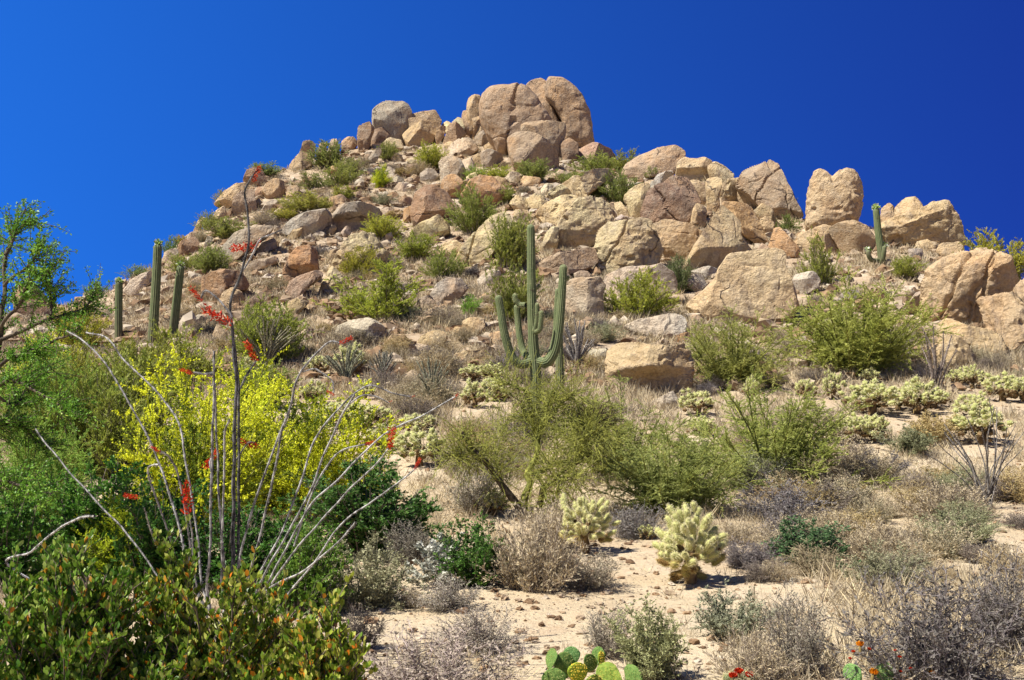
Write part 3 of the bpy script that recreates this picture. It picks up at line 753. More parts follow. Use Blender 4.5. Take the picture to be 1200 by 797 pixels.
# small stones strewn on the slopes: (label, count, pixel region, size range in pixels)
STONES = [
 ('small loose stone strewn on the western slope between skyline and orange undercut boulder', 'stones of the upper western slope', 34, (215, 430, 225, 330), (5, 12)),
 ('small loose stone in the gully beside the brown cracked western boulder', 'stones of the western gully', 26, (200, 345, 300, 390), (4, 11)),
 ('small loose stone on the rubble slope under the summit pile', 'stones under the summit', 34, (430, 650, 185, 270), (4, 11)),
 ('small loose stone in dry scrub uphill of the tall armed saguaro', 'stones above the saguaro', 26, (380, 660, 320, 425), (5, 14)),
 ('small loose stone on the slope round the second saguaro', 'stones by the second saguaro', 24, (925, 1090, 285, 360), (5, 13)),
 ('small loose stone at the foot of the eastern cliff', 'stones at the cliff foot', 22, (700, 1000, 320, 420), (5, 13)),
]
def build_stones(STONES=STONES, nm='stone', avoid=True):
    r = np.random.default_rng(55)
    protos = []
    for k in range(7):
        V, F = ICO[3]
        pts = [(math.cos(a) * r.uniform(.38, .6), math.sin(a) * r.uniform(.26, .42) + .3) for a in np.linspace(0, 2 * math.pi, 9)[:-1]]
        V, F, h = rock_shape(pts, 900 + k, 4, .6, 5, 1.)
        g = Geo(); g.add(V, F); protos.append(g.mesh('stone', [GRANITE], sharp=24))
    for lab, grp, n, (u0, u1, v0, v1), (s0, s1) in STONES:
        k = 0; tries = 0
        while k < n and tries < 4000:
            tries += 1
            u, v = r.uniform(u0, u1), r.uniform(v0, v1)
            sky = np.interp(u, SKY_U, SKY_V)
            if v < sky + 8: continue
            if avoid and any((lo[0] - 2 < u < hi[0] + 2) and (lo[1] - 2 < v < hi[1] + 3) for _, lo, hi, *_r in ROCK_LIST): continue
            x, y = hit(u, v)
            w = r.uniform(s0, s1) * y / FPX
            c = np.array(SHADE[r.choice(list('ttgwcppor'))]) * r.uniform(.65, 1.0)
            o = link(nm, protos[r.integers(7)], None, (x, y, gz(x, y) - .16 * w), (r.uniform(-.3, .3), r.uniform(-.3, .3), r.uniform(0, 6.28)), (w, w * r.uniform(.8, 1.2), w * r.uniform(.7, 1.1)), tuple(c))
            tag(o, lab, nm, grp)
            k += 1
build_stones()
build_stones([
 ('half-buried tan rock among the larger boulders of the eastern cliff', 'filler rocks of the eastern cliff', 22, (690, 935, 215, 330), (14, 28)),
 ('half-buried rock in the boulder pile between summit and western skyline', 'filler rocks of the western ridge', 22, (300, 560, 170, 250), (10, 22)),
 ('half-buried rock beside the cream domes uphill of the saguaro', 'filler rocks by the cream domes', 16, (560, 720, 205, 330), (12, 26)),
 ('half-buried rock on the bouldery western slope below the grey slabs', 'filler rocks of the western slope', 22, (200, 480, 285, 380), (10, 24)),
 ('half-buried rock between the anvil-shaped block and the ragged outcrop', 'filler rocks by the anvil block', 16, (925, 1100, 280, 380), (12, 26)),
 ('half-buried pale rock in the scrub below the hillside bushes', 'filler rocks of the mid slope', 16, (460, 830, 335, 430), (12, 26)),
], 'rock', False)

def scatter_points(n, r, ylo, yhi, t=.62, power=1.0):
    y = ylo + (yhi - ylo) * r.random(n) ** power
    x = r.uniform(-t, t, n) * y
    return x, y

def build_gravel():
    """loose rubble and grit over the whole slope, far too many to count"""
    r = np.random.default_rng(5)
    V0, F0 = ICO[2]
    g = Geo()
    for n, y0, y1, s0, s1, pw in ((15000, 34, 112, .05, .45, .9), (13000, 6.5, 34, .006, .05, 1.2)):
        x, y = scatter_points(n, r, y0, y1, .72, pw)
        z = terrain(x, y)
        s = s0 + (s1 - s0) * r.random(n) ** 3
        V = V0[None] * (1 + .28 * r.normal(size=(n, len(V0), 1)))
        V = V * (np.stack([r.uniform(.8, 1.4, n), r.uniform(.8, 1.3, n), r.uniform(.5, .9, n)], 1) * s[:, None])[:, None]
        V = V + np.stack([x, y, z + s * .2], 1)[:, None]
        F = F0[None] + (np.arange(n) * len(V0))[:, None, None]
        g.add(V.reshape(-1, 3), F.reshape(-1, 3), 0, np.repeat(r.random(n), len(V0)))
    m = leaf_material('gravel_stone', [(0, (.12, .075, .045)), (.4, (.27, .175, .10)), (.75, (.32, .255, .18)), (1, (.45, .38, .29))], 0, .95, False, .1)
    o = link('gravel', g.mesh('gravel', [m], False))
    o['kind'] = 'stuff'; o['label'] = 'loose granite gravel and rubble over the slope'; o['category'] = 'gravel'
build_gravel()
# ------------------------------------------------------------------ plant materials
M_CREO = leaf_material('creosote_leaf', [(0, (.14, .165, .04)), (.5, (.33, .345, .09)), (1, (.52, .50, .19))], .4)
M_PALO = leaf_material('palo_verde_leaf', [(0, (.17, .20, .04)), (.5, (.36, .375, .115)), (1, (.56, .53, .23))], .42)
M_GREEN = leaf_material('green_leaf', [(0, (.03, .08, .015)), (.5, (.07, .16, .03)), (.85, (.15, .26, .06)), (1, (.28, .33, .12))], .3, .45)
M_YELLOW = leaf_material('yellow_blossom', [(0, (.14, .19, .025)), (.25, (.36, .40, .03)), (.42, (.74, .72, .03)), (1, (.92, .90, .07))], .4)
M_JOJOBA = leaf_material('jojoba_leaf', [(0, (.03, .08, .010)), (.35, (.10, .19, .02)), (.70, (.27, .33, .05)), (.86, (.52, .52, .18)), (.92, (.50, .28, .04)), (1, (.65, .18, .02))], .35, .4, True, .35)
M_GREYTWIG = leaf_material('grey_twig', [(0, (.16, .135, .115)), (.5, (.31, .265, .225)), (1, (.50, .44, .38))], 0, .9)
M_GREYLEAF = leaf_material('grey_leaf', [(0, (.17, .165, .11)), (.5, (.31, .285, .21)), (1, (.50, .465, .37))], .15, .85)
M_WHITE = leaf_material('silver_leaf', [(0, (.25, .27, .20)), (.5, (.48, .48, .40)), (1, (.70, .68, .60))], .15, .8)
M_STEM = bark_material('shrub_stem', (.10, .08, .06), (.24, .20, .15), 20)
M_STRAW = leaf_material('straw', [(0, (.24, .195, .15)), (.35, (.38, .32, .22)), (.7, (.52, .425, .26)), (1, (.66, .55, .33))], .15, .9, False)
M_PVBARK = bark_material('palo_verde_bark', (.10, .11, .03), (.33, .33, .07), 9, (1, 1, .5), .01)
M_DARKBARK = bark_material('dark_bark', (.045, .035, .025), (.14, .11, .075), 18, (1, 1, .3), .02)
M_CANE = bark_material('ocotillo_bark', (.09, .085, .08), (.62, .60, .56), 26, (1, 1, .55), .008, True)
M_RED = leaf_material('red_flower', [(0, (.32, .015, .006)), (.6, (.58, .035, .01)), (1, (.75, .11, .02))], .3, .5, False)
M_ORANGE = leaf_material('orange_flower', [(0, (.75, .22, .01)), (1, (.9, .42, .02))], .3, .5, False)

def saguaro_material():
    m, nt, out = new_mat('saguaro_skin'); N = NT(nt)
    at = N.n('ShaderNodeAttribute', attribute_name='tint')
    p = N.n('ShaderNodeTexCoord').outputs['Object']
    f = N.noise(N.scale(p, (3, 3, 1.2)), 3, 5, .65)
    c = N.mix(N.ramp(f, .35, .65), (.06, .092, .03), (.135, .16, .065))
    c = N.mix(N.ramp(at.outputs['Fac'], .55, 1, 0, .35), c, (.30, .30, .17))
    sz = N.n('ShaderNodeSeparateXYZ'); N.l(p, sz.inputs[0])
    c = N.mix(N.math('MULTIPLY', N.ramp(sz.outputs['Z'], .2, 1.5, .75, 0), N.ramp(N.noise(N.scale(p, (5, 5, 1.5)), 1.5, 5, .7), .4, .6)), c, (.17, .13, .085))
    c = N.mix(N.ramp(N.noise(p, 4.5, 3, .6), .66, .72, 0, .8), c, (.07, .05, .03))
    c = N.mix(N.ramp(N.noise(N.scale(p, (1, 1, .15)), 22, 3), .6, .75, 0, .35), c, (.22, .18, .11))
    b = N.n('ShaderNodeBsdfPrincipled'); b.inputs['Roughness'].default_value = .7; b.inputs['Specular IOR Level'].default_value = .25
    N.l(c, b.inputs['Base Color']); N.l(b.outputs[0], out.inputs['Surface'])
    return m
M_SAGUARO = saguaro_material()
M_SPINE = leaf_material('cholla_spine', [(0, (.50, .44, .19)), (.5, (.80, .74, .42)), (1, (.90, .87, .62))], .4, .7)
M_CHOLLA = leaf_material('cholla_skin', [(0, (.22, .24, .07)), (1, (.50, .49, .20))], 0, .8)
M_CHOLLADRY = leaf_material('cholla_dry', [(0, (.06, .04, .02)), (.6, (.20, .13, .06)), (1, (.36, .26, .10))], 0, .9)
M_PAD = bark_material('prickly_pear_skin', (.10, .19, .06), (.19, .29, .11), 7, (1, 1, 1), .004, True)

# ------------------------------------------------------------------ shrub shapes, unit size: height 1, width 1
def dome_stems(r, n, lean=.9, lobes=.35, top=(.7, 1.0), base=.04, fill=.45):
    az = r.uniform(0, 2 * np.pi, n)
    q = np.sqrt(r.random(n)) * lean
    lob = 1 + lobes * noise3(np.stack([np.cos(az) * 1.6, np.sin(az) * 1.6, 0 * az], 1), int(r.integers(1000)))
    R = .5 * q * lob
    z = np.sqrt(np.clip(1 - (q * .88) ** 2, .03, 1)) * r.uniform(*top, n) * (1 + .5 * lobes * (lob - 1))
    low = r.random(n) < fill
    z = np.where(low, z * r.uniform(.25, .9, n), z)
    A = np.stack([np.cos(az) * base * r.random(n), np.sin(az) * base * r.random(n), np.full(n, -.05)], 1)
    C = np.stack([np.cos(az) * R, np.sin(az) * R, z], 1)
    B = A * .5 + C * .5
    B[:, :2] *= r.uniform(.5, 1.1, n)[:, None]; B[:, 2] *= r.uniform(.9, 1.3, n)
    B += r.normal(0, .03, (n, 3))
    return A, B, C

def along(A, B, C, n_per, r, t0=.3, t1=1.0):
    i = np.repeat(np.arange(len(A)), n_per)
    t = r.uniform(t0, t1, len(i))[:, None]
    P = A[i] * (1 - t) ** 2 + B[i] * 2 * t * (1 - t) + C[i] * t ** 2
    T = nrm(2 * (1 - t) * (B[i] - A[i]) + 2 * t * (C[i] - B[i]))
    return P, T, t[:, 0]

def shrub(seed, stems=24, twigs=14, lv=14, L=.06, W=.014, tl=(.10, .24), wild=.6, up=.35, leaf_wild=.6, t0=.3,
          mleaf=None, mstem=None, lean=.95, lobes=.35, stem_r=.008, twig_r=.0025, broad=False, twig_in_foliage=None, names=('foliage', 'stems'), base=.06, fill=.45, clump=False):
    r = np.random.default_rng(seed)
    A, B, C = dome_stems(r, stems, lean, lobes, base=base, fill=fill)
    gs = Geo()
    V, F = bez_tubes(A, B, C, stem_r, stem_r * .3, 5, 4); gs.add(V, F, 0, .4)
    P, T, t = along(A, B, C, twigs, r, t0)
    D = nrm(T * .8 + rand_dirs(len(P), r) * wild + np.array([0, 0, up]))
    ln = r.uniform(*tl, len(P))[:, None]
    E = P + D * ln
    M = (P + E) / 2 + rand_dirs(len(P), r) * ln * .12
    gt = gs
    V, F = bez_tubes(P, M, E, twig_r, twig_r * .5, 2, 3)
    gt.add(V, F, 0 if twig_in_foliage is None else 0, np.repeat(r.random(len(P)), 9))
    gf = Geo()
    if lv:
        p2, t2, tt = along(P, M, E, lv, r, .1)
        D2 = nrm(t2 + rand_dirs(len(p2), r) * leaf_wild)
        # neighbouring leaves share a tone: each twig has its own
        tone = np.repeat(np.clip(r.normal(.5, .2, len(P)), 0, 1), lv) * .6 + r.random(len(p2)) * .4
        if clump: tone = np.clip(.47 + .8 * noise3(p2 * 6, seed) + .3 * (p2[:, 2] - .5) + r.normal(0, .14, len(p2)), 0, 1)
        Ls = L * r.uniform(.6, 1.3, len(p2)); Ws = W * r.uniform(.7, 1.3, len(p2))
        if broad:
            V, F = broad_leaves(p2, D2, Ls, Ws, r); gf.add(V, F, 0, np.repeat(tone, 7))
        else:
            V, F = leaves(p2, D2, Ls, Ws, r); gf.add(V, F, 0, np.repeat(tone, 4))
    ms = mstem or M_STEM
    return (gf.mesh('foliage', [mleaf]) if lv else None), gs.mesh('stems', [ms])

LIB = {}
def lib(kind, n, **kw):
    out = []
    for k in range(n):
        q = dict(kw); rr = np.random.default_rng(len(LIB) * 31 + k)
        q['stems'] = int(q['stems'] * rr.uniform(.65, 1.15)); q['lobes'] = rr.uniform(.3, .75); q['lean'] = rr.uniform(.85, 1.1); q['fill'] = rr.uniform(.3, .6)
        out.append(shrub(1000 * (len(LIB) + 1) + k, **q))
    LIB[kind] = out
lib('creosote', 6, stems=60, twigs=16, lv=20, L=.044, W=.0105, tl=(.08, .20), mleaf=M_CREO, leaf_wild=.6, wild=.9, up=.45, stem_r=.005, t0=.15, base=.2)
lib('palo', 4, stems=70, twigs=34, lv=30, L=.021, W=.0048, tl=(.06, .16), mleaf=M_PALO, mstem=M_PVBARK, leaf_wild=.7, wild=1.2, up=.1, stem_r=.008, twig_r=.002, lobes=.5, t0=.2, base=.07)
lib('yellowpalo', 2, stems=64, twigs=32, lv=30, L=.013, W=.010, tl=(.07, .18), mleaf=M_YELLOW, mstem=M_PVBARK, leaf_wild=1.3, wild=1.1, up=.2, stem_r=.006, twig_r=.0016, lobes=.5, names=('blossom', 'stems'), t0=.2, base=.10, clump=True)
lib('leafy', 3, stems=60, twigs=20, lv=14, L=.034, W=.020, tl=(.05, .14), mleaf=M_GREEN, leaf_wild=1.0, wild=1.0, lobes=.4, base=.2, t0=.2)
lib('greygreen', 3, stems=80, twigs=18, lv=12, L=.036, W=.014, tl=(.05, .15), mleaf=M_GREYLEAF, mstem=M_GREYTWIG, leaf_wild=.9, wild=1., stem_r=.004, twig_r=.002, base=.2, t0=.2)
lib('bursage', 4, stems=110, twigs=16, lv=6, L=.034, W=.012, tl=(.06, .18), mleaf=M_GREYLEAF, mstem=M_GREYTWIG, wild=1., up=.1, stem_r=.004, twig_r=.0026, t0=.15, base=.25)
lib('silver', 2, stems=60, twigs=10, lv=10, L=.055, W=.034, tl=(.03, .09), mleaf=M_WHITE, mstem=M_GREYTWIG, leaf_wild=1.2, t0=.5, stem_r=.005, base=.15)
lib('drybrush', 3, stems=130, twigs=12, lv=5, L=.05, W=.012, tl=(.06, .18), mleaf=M_STRAW, mstem=M_GREYTWIG, wild=.8, up=.4, stem_r=.004, twig_r=.0025, base=.3, t0=.15)

NAMES = dict(creosote=('creosote_bush', 'shrub'), palo=('palo_verde', 'tree'), yellowpalo=('flowering_palo_verde', 'tree'), leafy=('leafy_shrub', 'shrub'),
             greygreen=('desert_shrub', 'shrub'), bursage=('dry_shrub', 'shrub'), silver=('silvery_shrub', 'shrub'), drybrush=('dry_bush', 'shrub'))
_count = {}
WF = dict(palo=1.22, yellowpalo=1.2, creosote=1.12)
def place_shrub(kind, label, u, vb, vt, w, color=(1, 1, 1), group=None, depth=None, variant=None):
    r = np.random.default_rng(abs(hash((u, vb))) % 99999 if False else int(u * 31 + vb * 7))
    if depth is None: x, y = hit(u, vb)
    else:
        tx, _ = ray(u, vb); y = depth; x = tx * y
    s = y / FPX
    h = max((vb - vt) * s, .1); wd = max(w * s, .1)
    ms = LIB[kind]
    k = _count.get(kind, 0); _count[kind] = k + 1
    f, st = ms[k % len(ms) if variant is None else variant]
    nm, cat = NAMES[kind]
    loc = (x, y, gz(x, y) - .03 * h)
    e = thing(nm, label, cat, loc, r.uniform(0, 6.28), (wd * WF.get(kind, 1.05), wd * WF.get(kind, 1.05), h * 1.1), group)
    if f: link('blossom' if kind == 'yellowpalo' else 'foliage', f, e, color=color)
    link('branches' if cat == 'tree' else 'stems', st, e, color=color)
    return e

# kind | label | u, base v, top v, width | colour multiplier
SHRUBS = '''
creosote|sparse blue-green shrub on the skyline behind the dark reddish boulder|308,205,187,42|.75,.9,.9
creosote|dense olive bush on the western skyline under the pale wedge boulder|384,197,164,56|.75,.85,.8
creosote|bright green bush just downhill of the dense olive skyline bush|396,218,186,44|.95,1,.8
creosote|grey-olive bush uphill of the long whitish slab|368,222,202,40|.75,.8,.8
creosote|yellowish low bush above the long sloping grey slab|362,248,226,54|1.15,1.1,.8
creosote|yellow-green tuft beside the bleached low boulder|336,258,244,36|1.25,1.15,.7
creosote|bush clinging to the end of the long sloping skyline boulder|262,246,222,24|1,.95,.7
creosote|wide olive bush above the pale granite apron|270,281,252,56|.9,.95,.8
creosote|olive bush between the western skyline rocks|243,270,246,28|.9,.95,.8
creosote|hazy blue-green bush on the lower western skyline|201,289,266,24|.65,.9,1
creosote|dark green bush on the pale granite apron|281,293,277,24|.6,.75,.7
creosote|broad green bush below the pale granite apron|248,322,288,46|.85,.95,.75
creosote|green bush uphill of the middle armless saguaro|218,322,298,44|.95,1,.75
creosote|small ochre shrub on top of the brown skyline slab|212,287,273,20|1.4,1.05,.4
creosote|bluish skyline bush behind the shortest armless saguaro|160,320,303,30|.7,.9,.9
creosote|grey-green skyline bush next to the shortest saguaro|112,348,330,32|.7,.9,.8
creosote|small olive bush amid broken rock below the skyline spire|412,204,184,26|.8,.85,.8
creosote|olive bush on the yellowish broken rock below the grey faceted giant|455,188,166,26|.85,.9,.7
creosote|yellow-green bush under the egg-like skyline boulder|504,200,168,44|1.25,1.25,.6
yellowpalo|small bush in yellow flower on the upper western slope|446,220,190,22|.9,1,.8
creosote|low bush with a yellow tip below the small flowering bush|405,236,216,36|1.05,1.05,.6
creosote|vivid green bush in front of the large white boulder|558,214,192,30|.9,1.15,.6
creosote|low yellow-green bush in front of the dark split block|584,210,192,38|1.2,1.25,.6
creosote|tall feathery bush growing against the big orange-tan boulder|557,272,218,52|.85,.95,.7
creosote|low bush on the far side of the big orange-tan boulder|592,240,216,34|.95,1,.7
creosote|grey-green bush at the foot of the summit's two-sided boulder|627,213,186,44|.85,.95,.8
creosote|pale green bush on the saddle below the summit|668,218,198,48|.9,1,.9
creosote|bushy green shrub in front of the low skyline boulder|698,206,178,50|.85,.95,.7
creosote|green shrub on the skyline between the two long boulders|728,200,174,42|.9,.95,.65
creosote|bushy shrub between the yellow ridge rock and the cliff|728,240,200,46|.75,.85,.75
creosote|olive shrub uphill of the great cream dome|700,232,204,38|.85,.95,.75
creosote|small pale shrub below the long domed skyline boulder|762,210,196,24|.9,1,.9
creosote|upright shrub on the skyline over the cliff headwall|872,198,174,30|.95,1.1,.9
creosote|wispy shrub on the skyline beside the heart-shaped boulder|927,252,226,16|.7,.9,1
creosote|dark shrub wedged in the notch below the heart-shaped boulder|922,272,252,34|.65,.8,.7
creosote|bright green bush at the foot of the cliff wall block|745,372,318,68|1.15,1.2,.6
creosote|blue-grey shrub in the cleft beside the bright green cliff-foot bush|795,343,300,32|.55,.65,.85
creosote|yellow-green bush beside the wide flat-topped slab|448,281,252,54|1.25,1.25,.6
creosote|rounded green bush in the middle of the hillside|486,306,270,56|1,1.1,.6
creosote|green bush at the foot of the long slanting ramp rock|518,326,288,48|.85,.95,.7
creosote|biggest broad green bush of the mid slope|446,375,306,118|1.05,1.15,.55
creosote|yellowish thin shrub in front of the yellow-ochre outcrop|420,326,288,40|1.2,1.1,.5
creosote|wide feathery green bush behind a low ocotillo on the western slope|312,428,352,88|.95,1.05,.6
creosote|olive shrub behind the top of the tall armed saguaro|598,316,250,60|.95,1,.7
creosote|straggly olive shrub behind the first saguaro arm|600,380,300,66|.9,.95,.7
creosote|small bright green shrub uphill of the first saguaro arm|553,370,345,28|.7,1.2,.5
creosote|thin young shrub with a bare stem below the heart-shaped boulder|960,335,275,44|1.05,1.1,.75
palo|broad palo verde with yellow-green feathery crown below the second saguaro|1000,438,322,140|1.1,1.15,.8
palo|airy palo verde beside the broad anvil-shaped block|856,455,366,112|1,1,.85
palo|low dense palo verde in the middle of the cholla field|906,567,446,160|1.0,1.08,.85
creosote|yellow-green tree-like bush on the skyline behind the ragged outcrop|1168,330,272,74|1.25,1.15,.5
creosote|small green bush under the huge nose-shaped boulder|1058,326,300,38|1.05,1.1,.7
palo|green palo verde behind the forked yellow-barked tree|735,562,462,140|.95,1.0,.9
palo|wide low palo verde between the two large chollas|785,602,500,140|.9,.98,.9
creosote|olive shrub on the scrubby slope below the armless saguaros|165,470,395,90|1.0,1,.6
creosote|tall wiry olive shrub under the shortest armless saguaro|104,480,394,86|1.0,1.0,.6
creosote|low yellowish shrub on the shoulder by the leafy tree|88,410,352,64|1.2,1.15,.5
creosote|brushy olive shrub at the foot of the middle armless saguaro|215,450,380,90|1.0,1.05,.7
palo|green-barked bushy tree rising behind the leafy tree's crown|58,560,400,140|.8,1.1,.6
yellowpalo|large flowering palo verde covered in yellow blossom behind the flowering ocotillo|222,630,408,176|.95,1,.9
yellowpalo|second flowering palo verde with patchier yellow bloom, beside the big leafy green shrub|374,606,436,146|.95,1.0,1
yellowpalo|middle flowering palo verde between the two larger ones, behind the dark ocotillo cane|300,600,428,150|.9,1.0,.9
yellowpalo|yellow-blossomed small tree under the leafy tree's branches|64,470,388,96|.95,1,1
leafy|dark leafy green shrub under the ocotillo's drooping canes|440,648,545,160|1,1,1
leafy|rounded bright green shrub behind the silvery shrub|556,686,606,96|1.15,1.15,1
leafy|dark blue-green low shrub in the middle of the scrub field|955,662,608,104|1.3,1.1,2.2
leafy|yellow-green leafy shrub at the base of the flowering ocotillo|352,720,622,90|1.9,1.6,1
silver|silvery white-leaved shrub beside the rounded bright green shrub|515,686,628,84|1,1,1
greygreen|grey-green shrub at the edge of the sandy path under the ocotillo|428,712,635,100|.95,1,.75
palo|bright green feathery bush filling the space under the leafy tree|30,640,478,150|.75,1.15,.6
leafy|leafy green shrub at the edge of view under the mesquite|5,690,560,140|1.1,1.25,.8
leafy|green shrub crowding the foot of the leafy tree, behind the jojoba|100,668,540,150|1.3,1.4,.9
creosote|olive bush between the leafy tree and the large flowering palo verde|128,560,430,110|.85,.95,.6
creosote|dusky olive shrub uphill of the large flowering palo verde|150,510,410,120|.9,1,.65
yellowpalo|low yellow-flowered sprig beside the jojoba, under the flowering palo verde|150,680,575,100|.8,.95,.8
leafy|dark understory shrub around the foot of the ocotillo's upright canes|275,694,600,140|.9,1.05,.8
leafy|yellow-green understory shrub beneath the drooping ocotillo canes|335,690,596,110|1.5,1.4,.8
leafy|shaded green shrub in front of the large flowering palo verde|185,690,560,130|.9,1.05,.8
creosote|olive-grey bush on the lower western slope behind the ocotillo|300,480,425,90|.8,.9,.7
bursage|bare twiggy shrub in front of the silvery shrub|525,714,672,76|1,.98,1
drybrush|tan dry bush between the forked tree and the bright green shrub|628,690,596,112|1,.93,.8
bursage|low grey bush right under the nearest round cholla|690,690,644,84|1.05,1,.92
drybrush|little straw-coloured tuft casting a shadow on the sandy path|481,712,688,28|1.1,1.05,.9
bursage|pale lavender twiggy shrub on the sand near the view's lower edge|562,762,706,92|1.1,1.05,1.08
bursage|broad mauve twiggy shrub at the bottom edge beside the jojoba|500,830,742,190|1.08,.98,1.02
bursage|dark little shrub at the edge of the jojoba hedge|420,760,706,62|.6,.55,.55
greygreen|grey and yellow-green shrub beside the prickly pear on the sand|765,798,710,104|.9,1,.6
bursage|grey bush with dead twigs just behind the prickly pear on the sand|712,770,710,70|.95,.92,.9
greygreen|grey-green shrub beside the sand, downhill of the cholla with the bare stem|858,748,680,92|.85,.95,.8
bursage|large dark purplish-grey bush near the flowering prickly pear|1092,800,664,180|.50,.49,.57
bursage|purplish-grey bush at the edge of view behind the large dark bush|1185,770,650,110|.6,.58,.64
bursage|dark grey-purple shrub below the low dense palo verde|915,612,560,116|.60,.60,.74
drybrush|rust-tinted dry bush on the orange soil|885,800,735,86|.95,.9,.85
bursage|grey twiggy bush between the two prickly pears|935,790,690,84|.95,.93,.92
greygreen|olive bush on the sandy rise uphill of the large dark bush|1040,690,640,74|.9,.95,.75
drybrush|straw bush at the foot of the mid-field ocotillo|1120,610,570,70|1.1,1,.8
bursage|violet-grey shrub under the wide low palo verde|745,630,590,80|.65,.65,.75
drybrush|bleached dry bush behind the round nearest cholla|655,640,590,70|1.1,1.02,.9
bursage|dark shrub beside the silvery shrub, under the leafy shrub|478,660,610,60|.75,.75,.75
bursage|grey shrub shading the trunk of the forked tree|560,600,540,90|.95,.93,.9
'''
def build_shrubs():
    for line in SHRUBS.strip().split('\n'):
        k, lab, g, c = line.split('|')
        u, vb, vt, w = [float(q) for q in g.split(',')]
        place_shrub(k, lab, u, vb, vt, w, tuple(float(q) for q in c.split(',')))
build_shrubs()

CHOLLAS = '''
pale cholla at the foot of the low ocotillo on the western slope|290,448,424,30
small cholla beside the one at the foot of the western ocotillo|312,442,428,24
cholla with a bare lower stem behind the ocotillo's arching cane|372,440,418,26
cholla touching the grey ocotillo clump uphill of the yellow-flowered trees|412,440,408,32
low cholla cluster at the top edge of the second flowering palo verde|368,474,450,30
wide low cholla between the ocotillo's two long drooping canes|400,500,473,50
broad cholla behind the drooping ocotillo canes, widest of its row|432,502,476,44
small cholla uphill of the broad one, with a dark trunk|428,468,449,20
spreading cholla partly hidden by yellow blossom|448,528,502,42
large cholla with brown underside between yellow blossom and bare scrub|492,546,508,52
flat-topped cholla uphill of the large brown-bellied one|490,508,486,40
tall cholla with a dark skirt, west of the forked tree|556,478,450,32
twin-headed cholla uphill of the dark-skirted one|553,446,430,30
knobbly cholla between the twin-headed one and the saguaro|577,446,428,26
pale little cholla nearest the foot of the tall saguaro|580,470,444,30
small round cholla just below the pale little one|590,470,458,18
cholla stub on a brown stem beside the dark young saguaro|655,434,419,12
tiny cholla on the bare ground behind the forked tree|580,604,578,30
little cholla under the wide low palo verde, right by the big bare-stemmed one|758,632,615,18
broad cholla on the pale ground near the overhanging block|818,486,461,36
low cholla in front of the one near the overhanging block|822,510,491,30
small upright cholla among palo verde branches|881,470,445,18
cholla at the western end of the cholla field|944,468,446,22
tallish cholla with a shadowed base, second from the western end of the field|976,468,440,24
small cholla highest in the middle of the cholla field|1020,450,434,20
big spreading cholla in the middle of the cholla field|1022,486,452,56
bright cholla tucked against the spreading middle one|1052,480,455,36
broad cholla in the thick of the field, with many joints|1075,485,450,46
low cholla near the dead ocotillo stalks|1096,478,458,32
two-stemmed cholla lowest at the western side of the field|997,518,490,40
cholla beside the two-stemmed one, brown underneath|1023,518,488,34
small cholla under the hollow boulder of the ragged outcrop|1122,450,434,20
cholla close below the ragged outcrop with reddish base|1140,455,432,26
wide cholla near the edge of view under the ragged outcrop|1174,470,442,46
outermost cholla by the edge of view|1200,472,444,34
cholla lying low uphill of the mid-field ocotillo|1140,488,464,34
large cholla with dark trunk just behind the mid-field ocotillo|1150,520,480,58
'''
KEEP_CLEAR = [(float(g.split(',')[0]), float(g.split(',')[1]), float(g.split(',')[3])) for g in (l.split('|')[1] for l in CHOLLAS.strip().split('\n'))]
KEEP_CLEAR += [(685, 648, 60), (808, 684, 76)]

# low dry shrubs of the scrub field: those nothing tells apart share a label per patch
PATCHES = [
 ('low grey dry shrub in the scrub between the palo verdes and the mid-field ocotillo', 'dry shrubs of the open scrub field', 78, (860, 1200, 515, 690), (40, 84)),
 ('low tan dry shrub in the band of scrub uphill of the cholla field', 'dry shrubs under the eastern rocks', 40, (820, 1200, 400, 470), (22, 44)),
 ('small brownish dry shrub on the slope just uphill of the armed saguaro', 'dry shrubs above the saguaro', 50, (400, 800, 370, 440), (22, 44)),
 ('low dry shrub in the scrub between the yellow-flowered trees and the saguaro', 'dry shrubs west of the saguaro', 56, (440, 640, 430, 560), (30, 62)),
 ('small faded shrub among the boulders of the upper slope', 'dry shrubs of the upper slope', 44, (230, 960, 190, 360), (14, 32)),
 ('low dry shrub on the stony slope below the armless saguaros', 'dry shrubs of the western slope', 18, (150, 400, 340, 450), (18, 40)),
]
def build_patches():
    r = np.random.default_rng(91)
    for lab, grp, n, (u0, u1, v0, v1), (w0, w1) in PATCHES:
        k = 0; tries = 0
        while k < n and tries < 3000:
            tries += 1
            u, v = r.uniform(u0, u1), r.uniform(v0, v1)
            if v < np.interp(u, SKY_U, SKY_V) + 10: continue
            if any((lo[0] < u < hi[0]) and (lo[1] < v < hi[1] + 2) and (hi - lo).prod() > 300 for _, lo, hi, *_r in ROCK_LIST): continue
            if any(abs(u - cu) < cw * .5 + 22 and cv - 8 < v < cv + 34 for cu, cv, cw in KEEP_CLEAR): continue
            w = r.uniform(w0, w1); h = w * r.uniform(.42, .65)
            t = r.random()
            kind = 'drybrush' if t < .45 else ('bursage' if t < .85 else 'greygreen')
            c = np.array([(1.1, 1.0, .78), (1, .95, .85), (.66, .64, .78), (1.35, 1.15, .68), (.85, .95, .68), (.68, .62, .64)][r.integers(6)]) * r.uniform(.85, 1.1)
            place_shrub(kind, lab, u, v, v - h, w, tuple(c), grp)
            k += 1

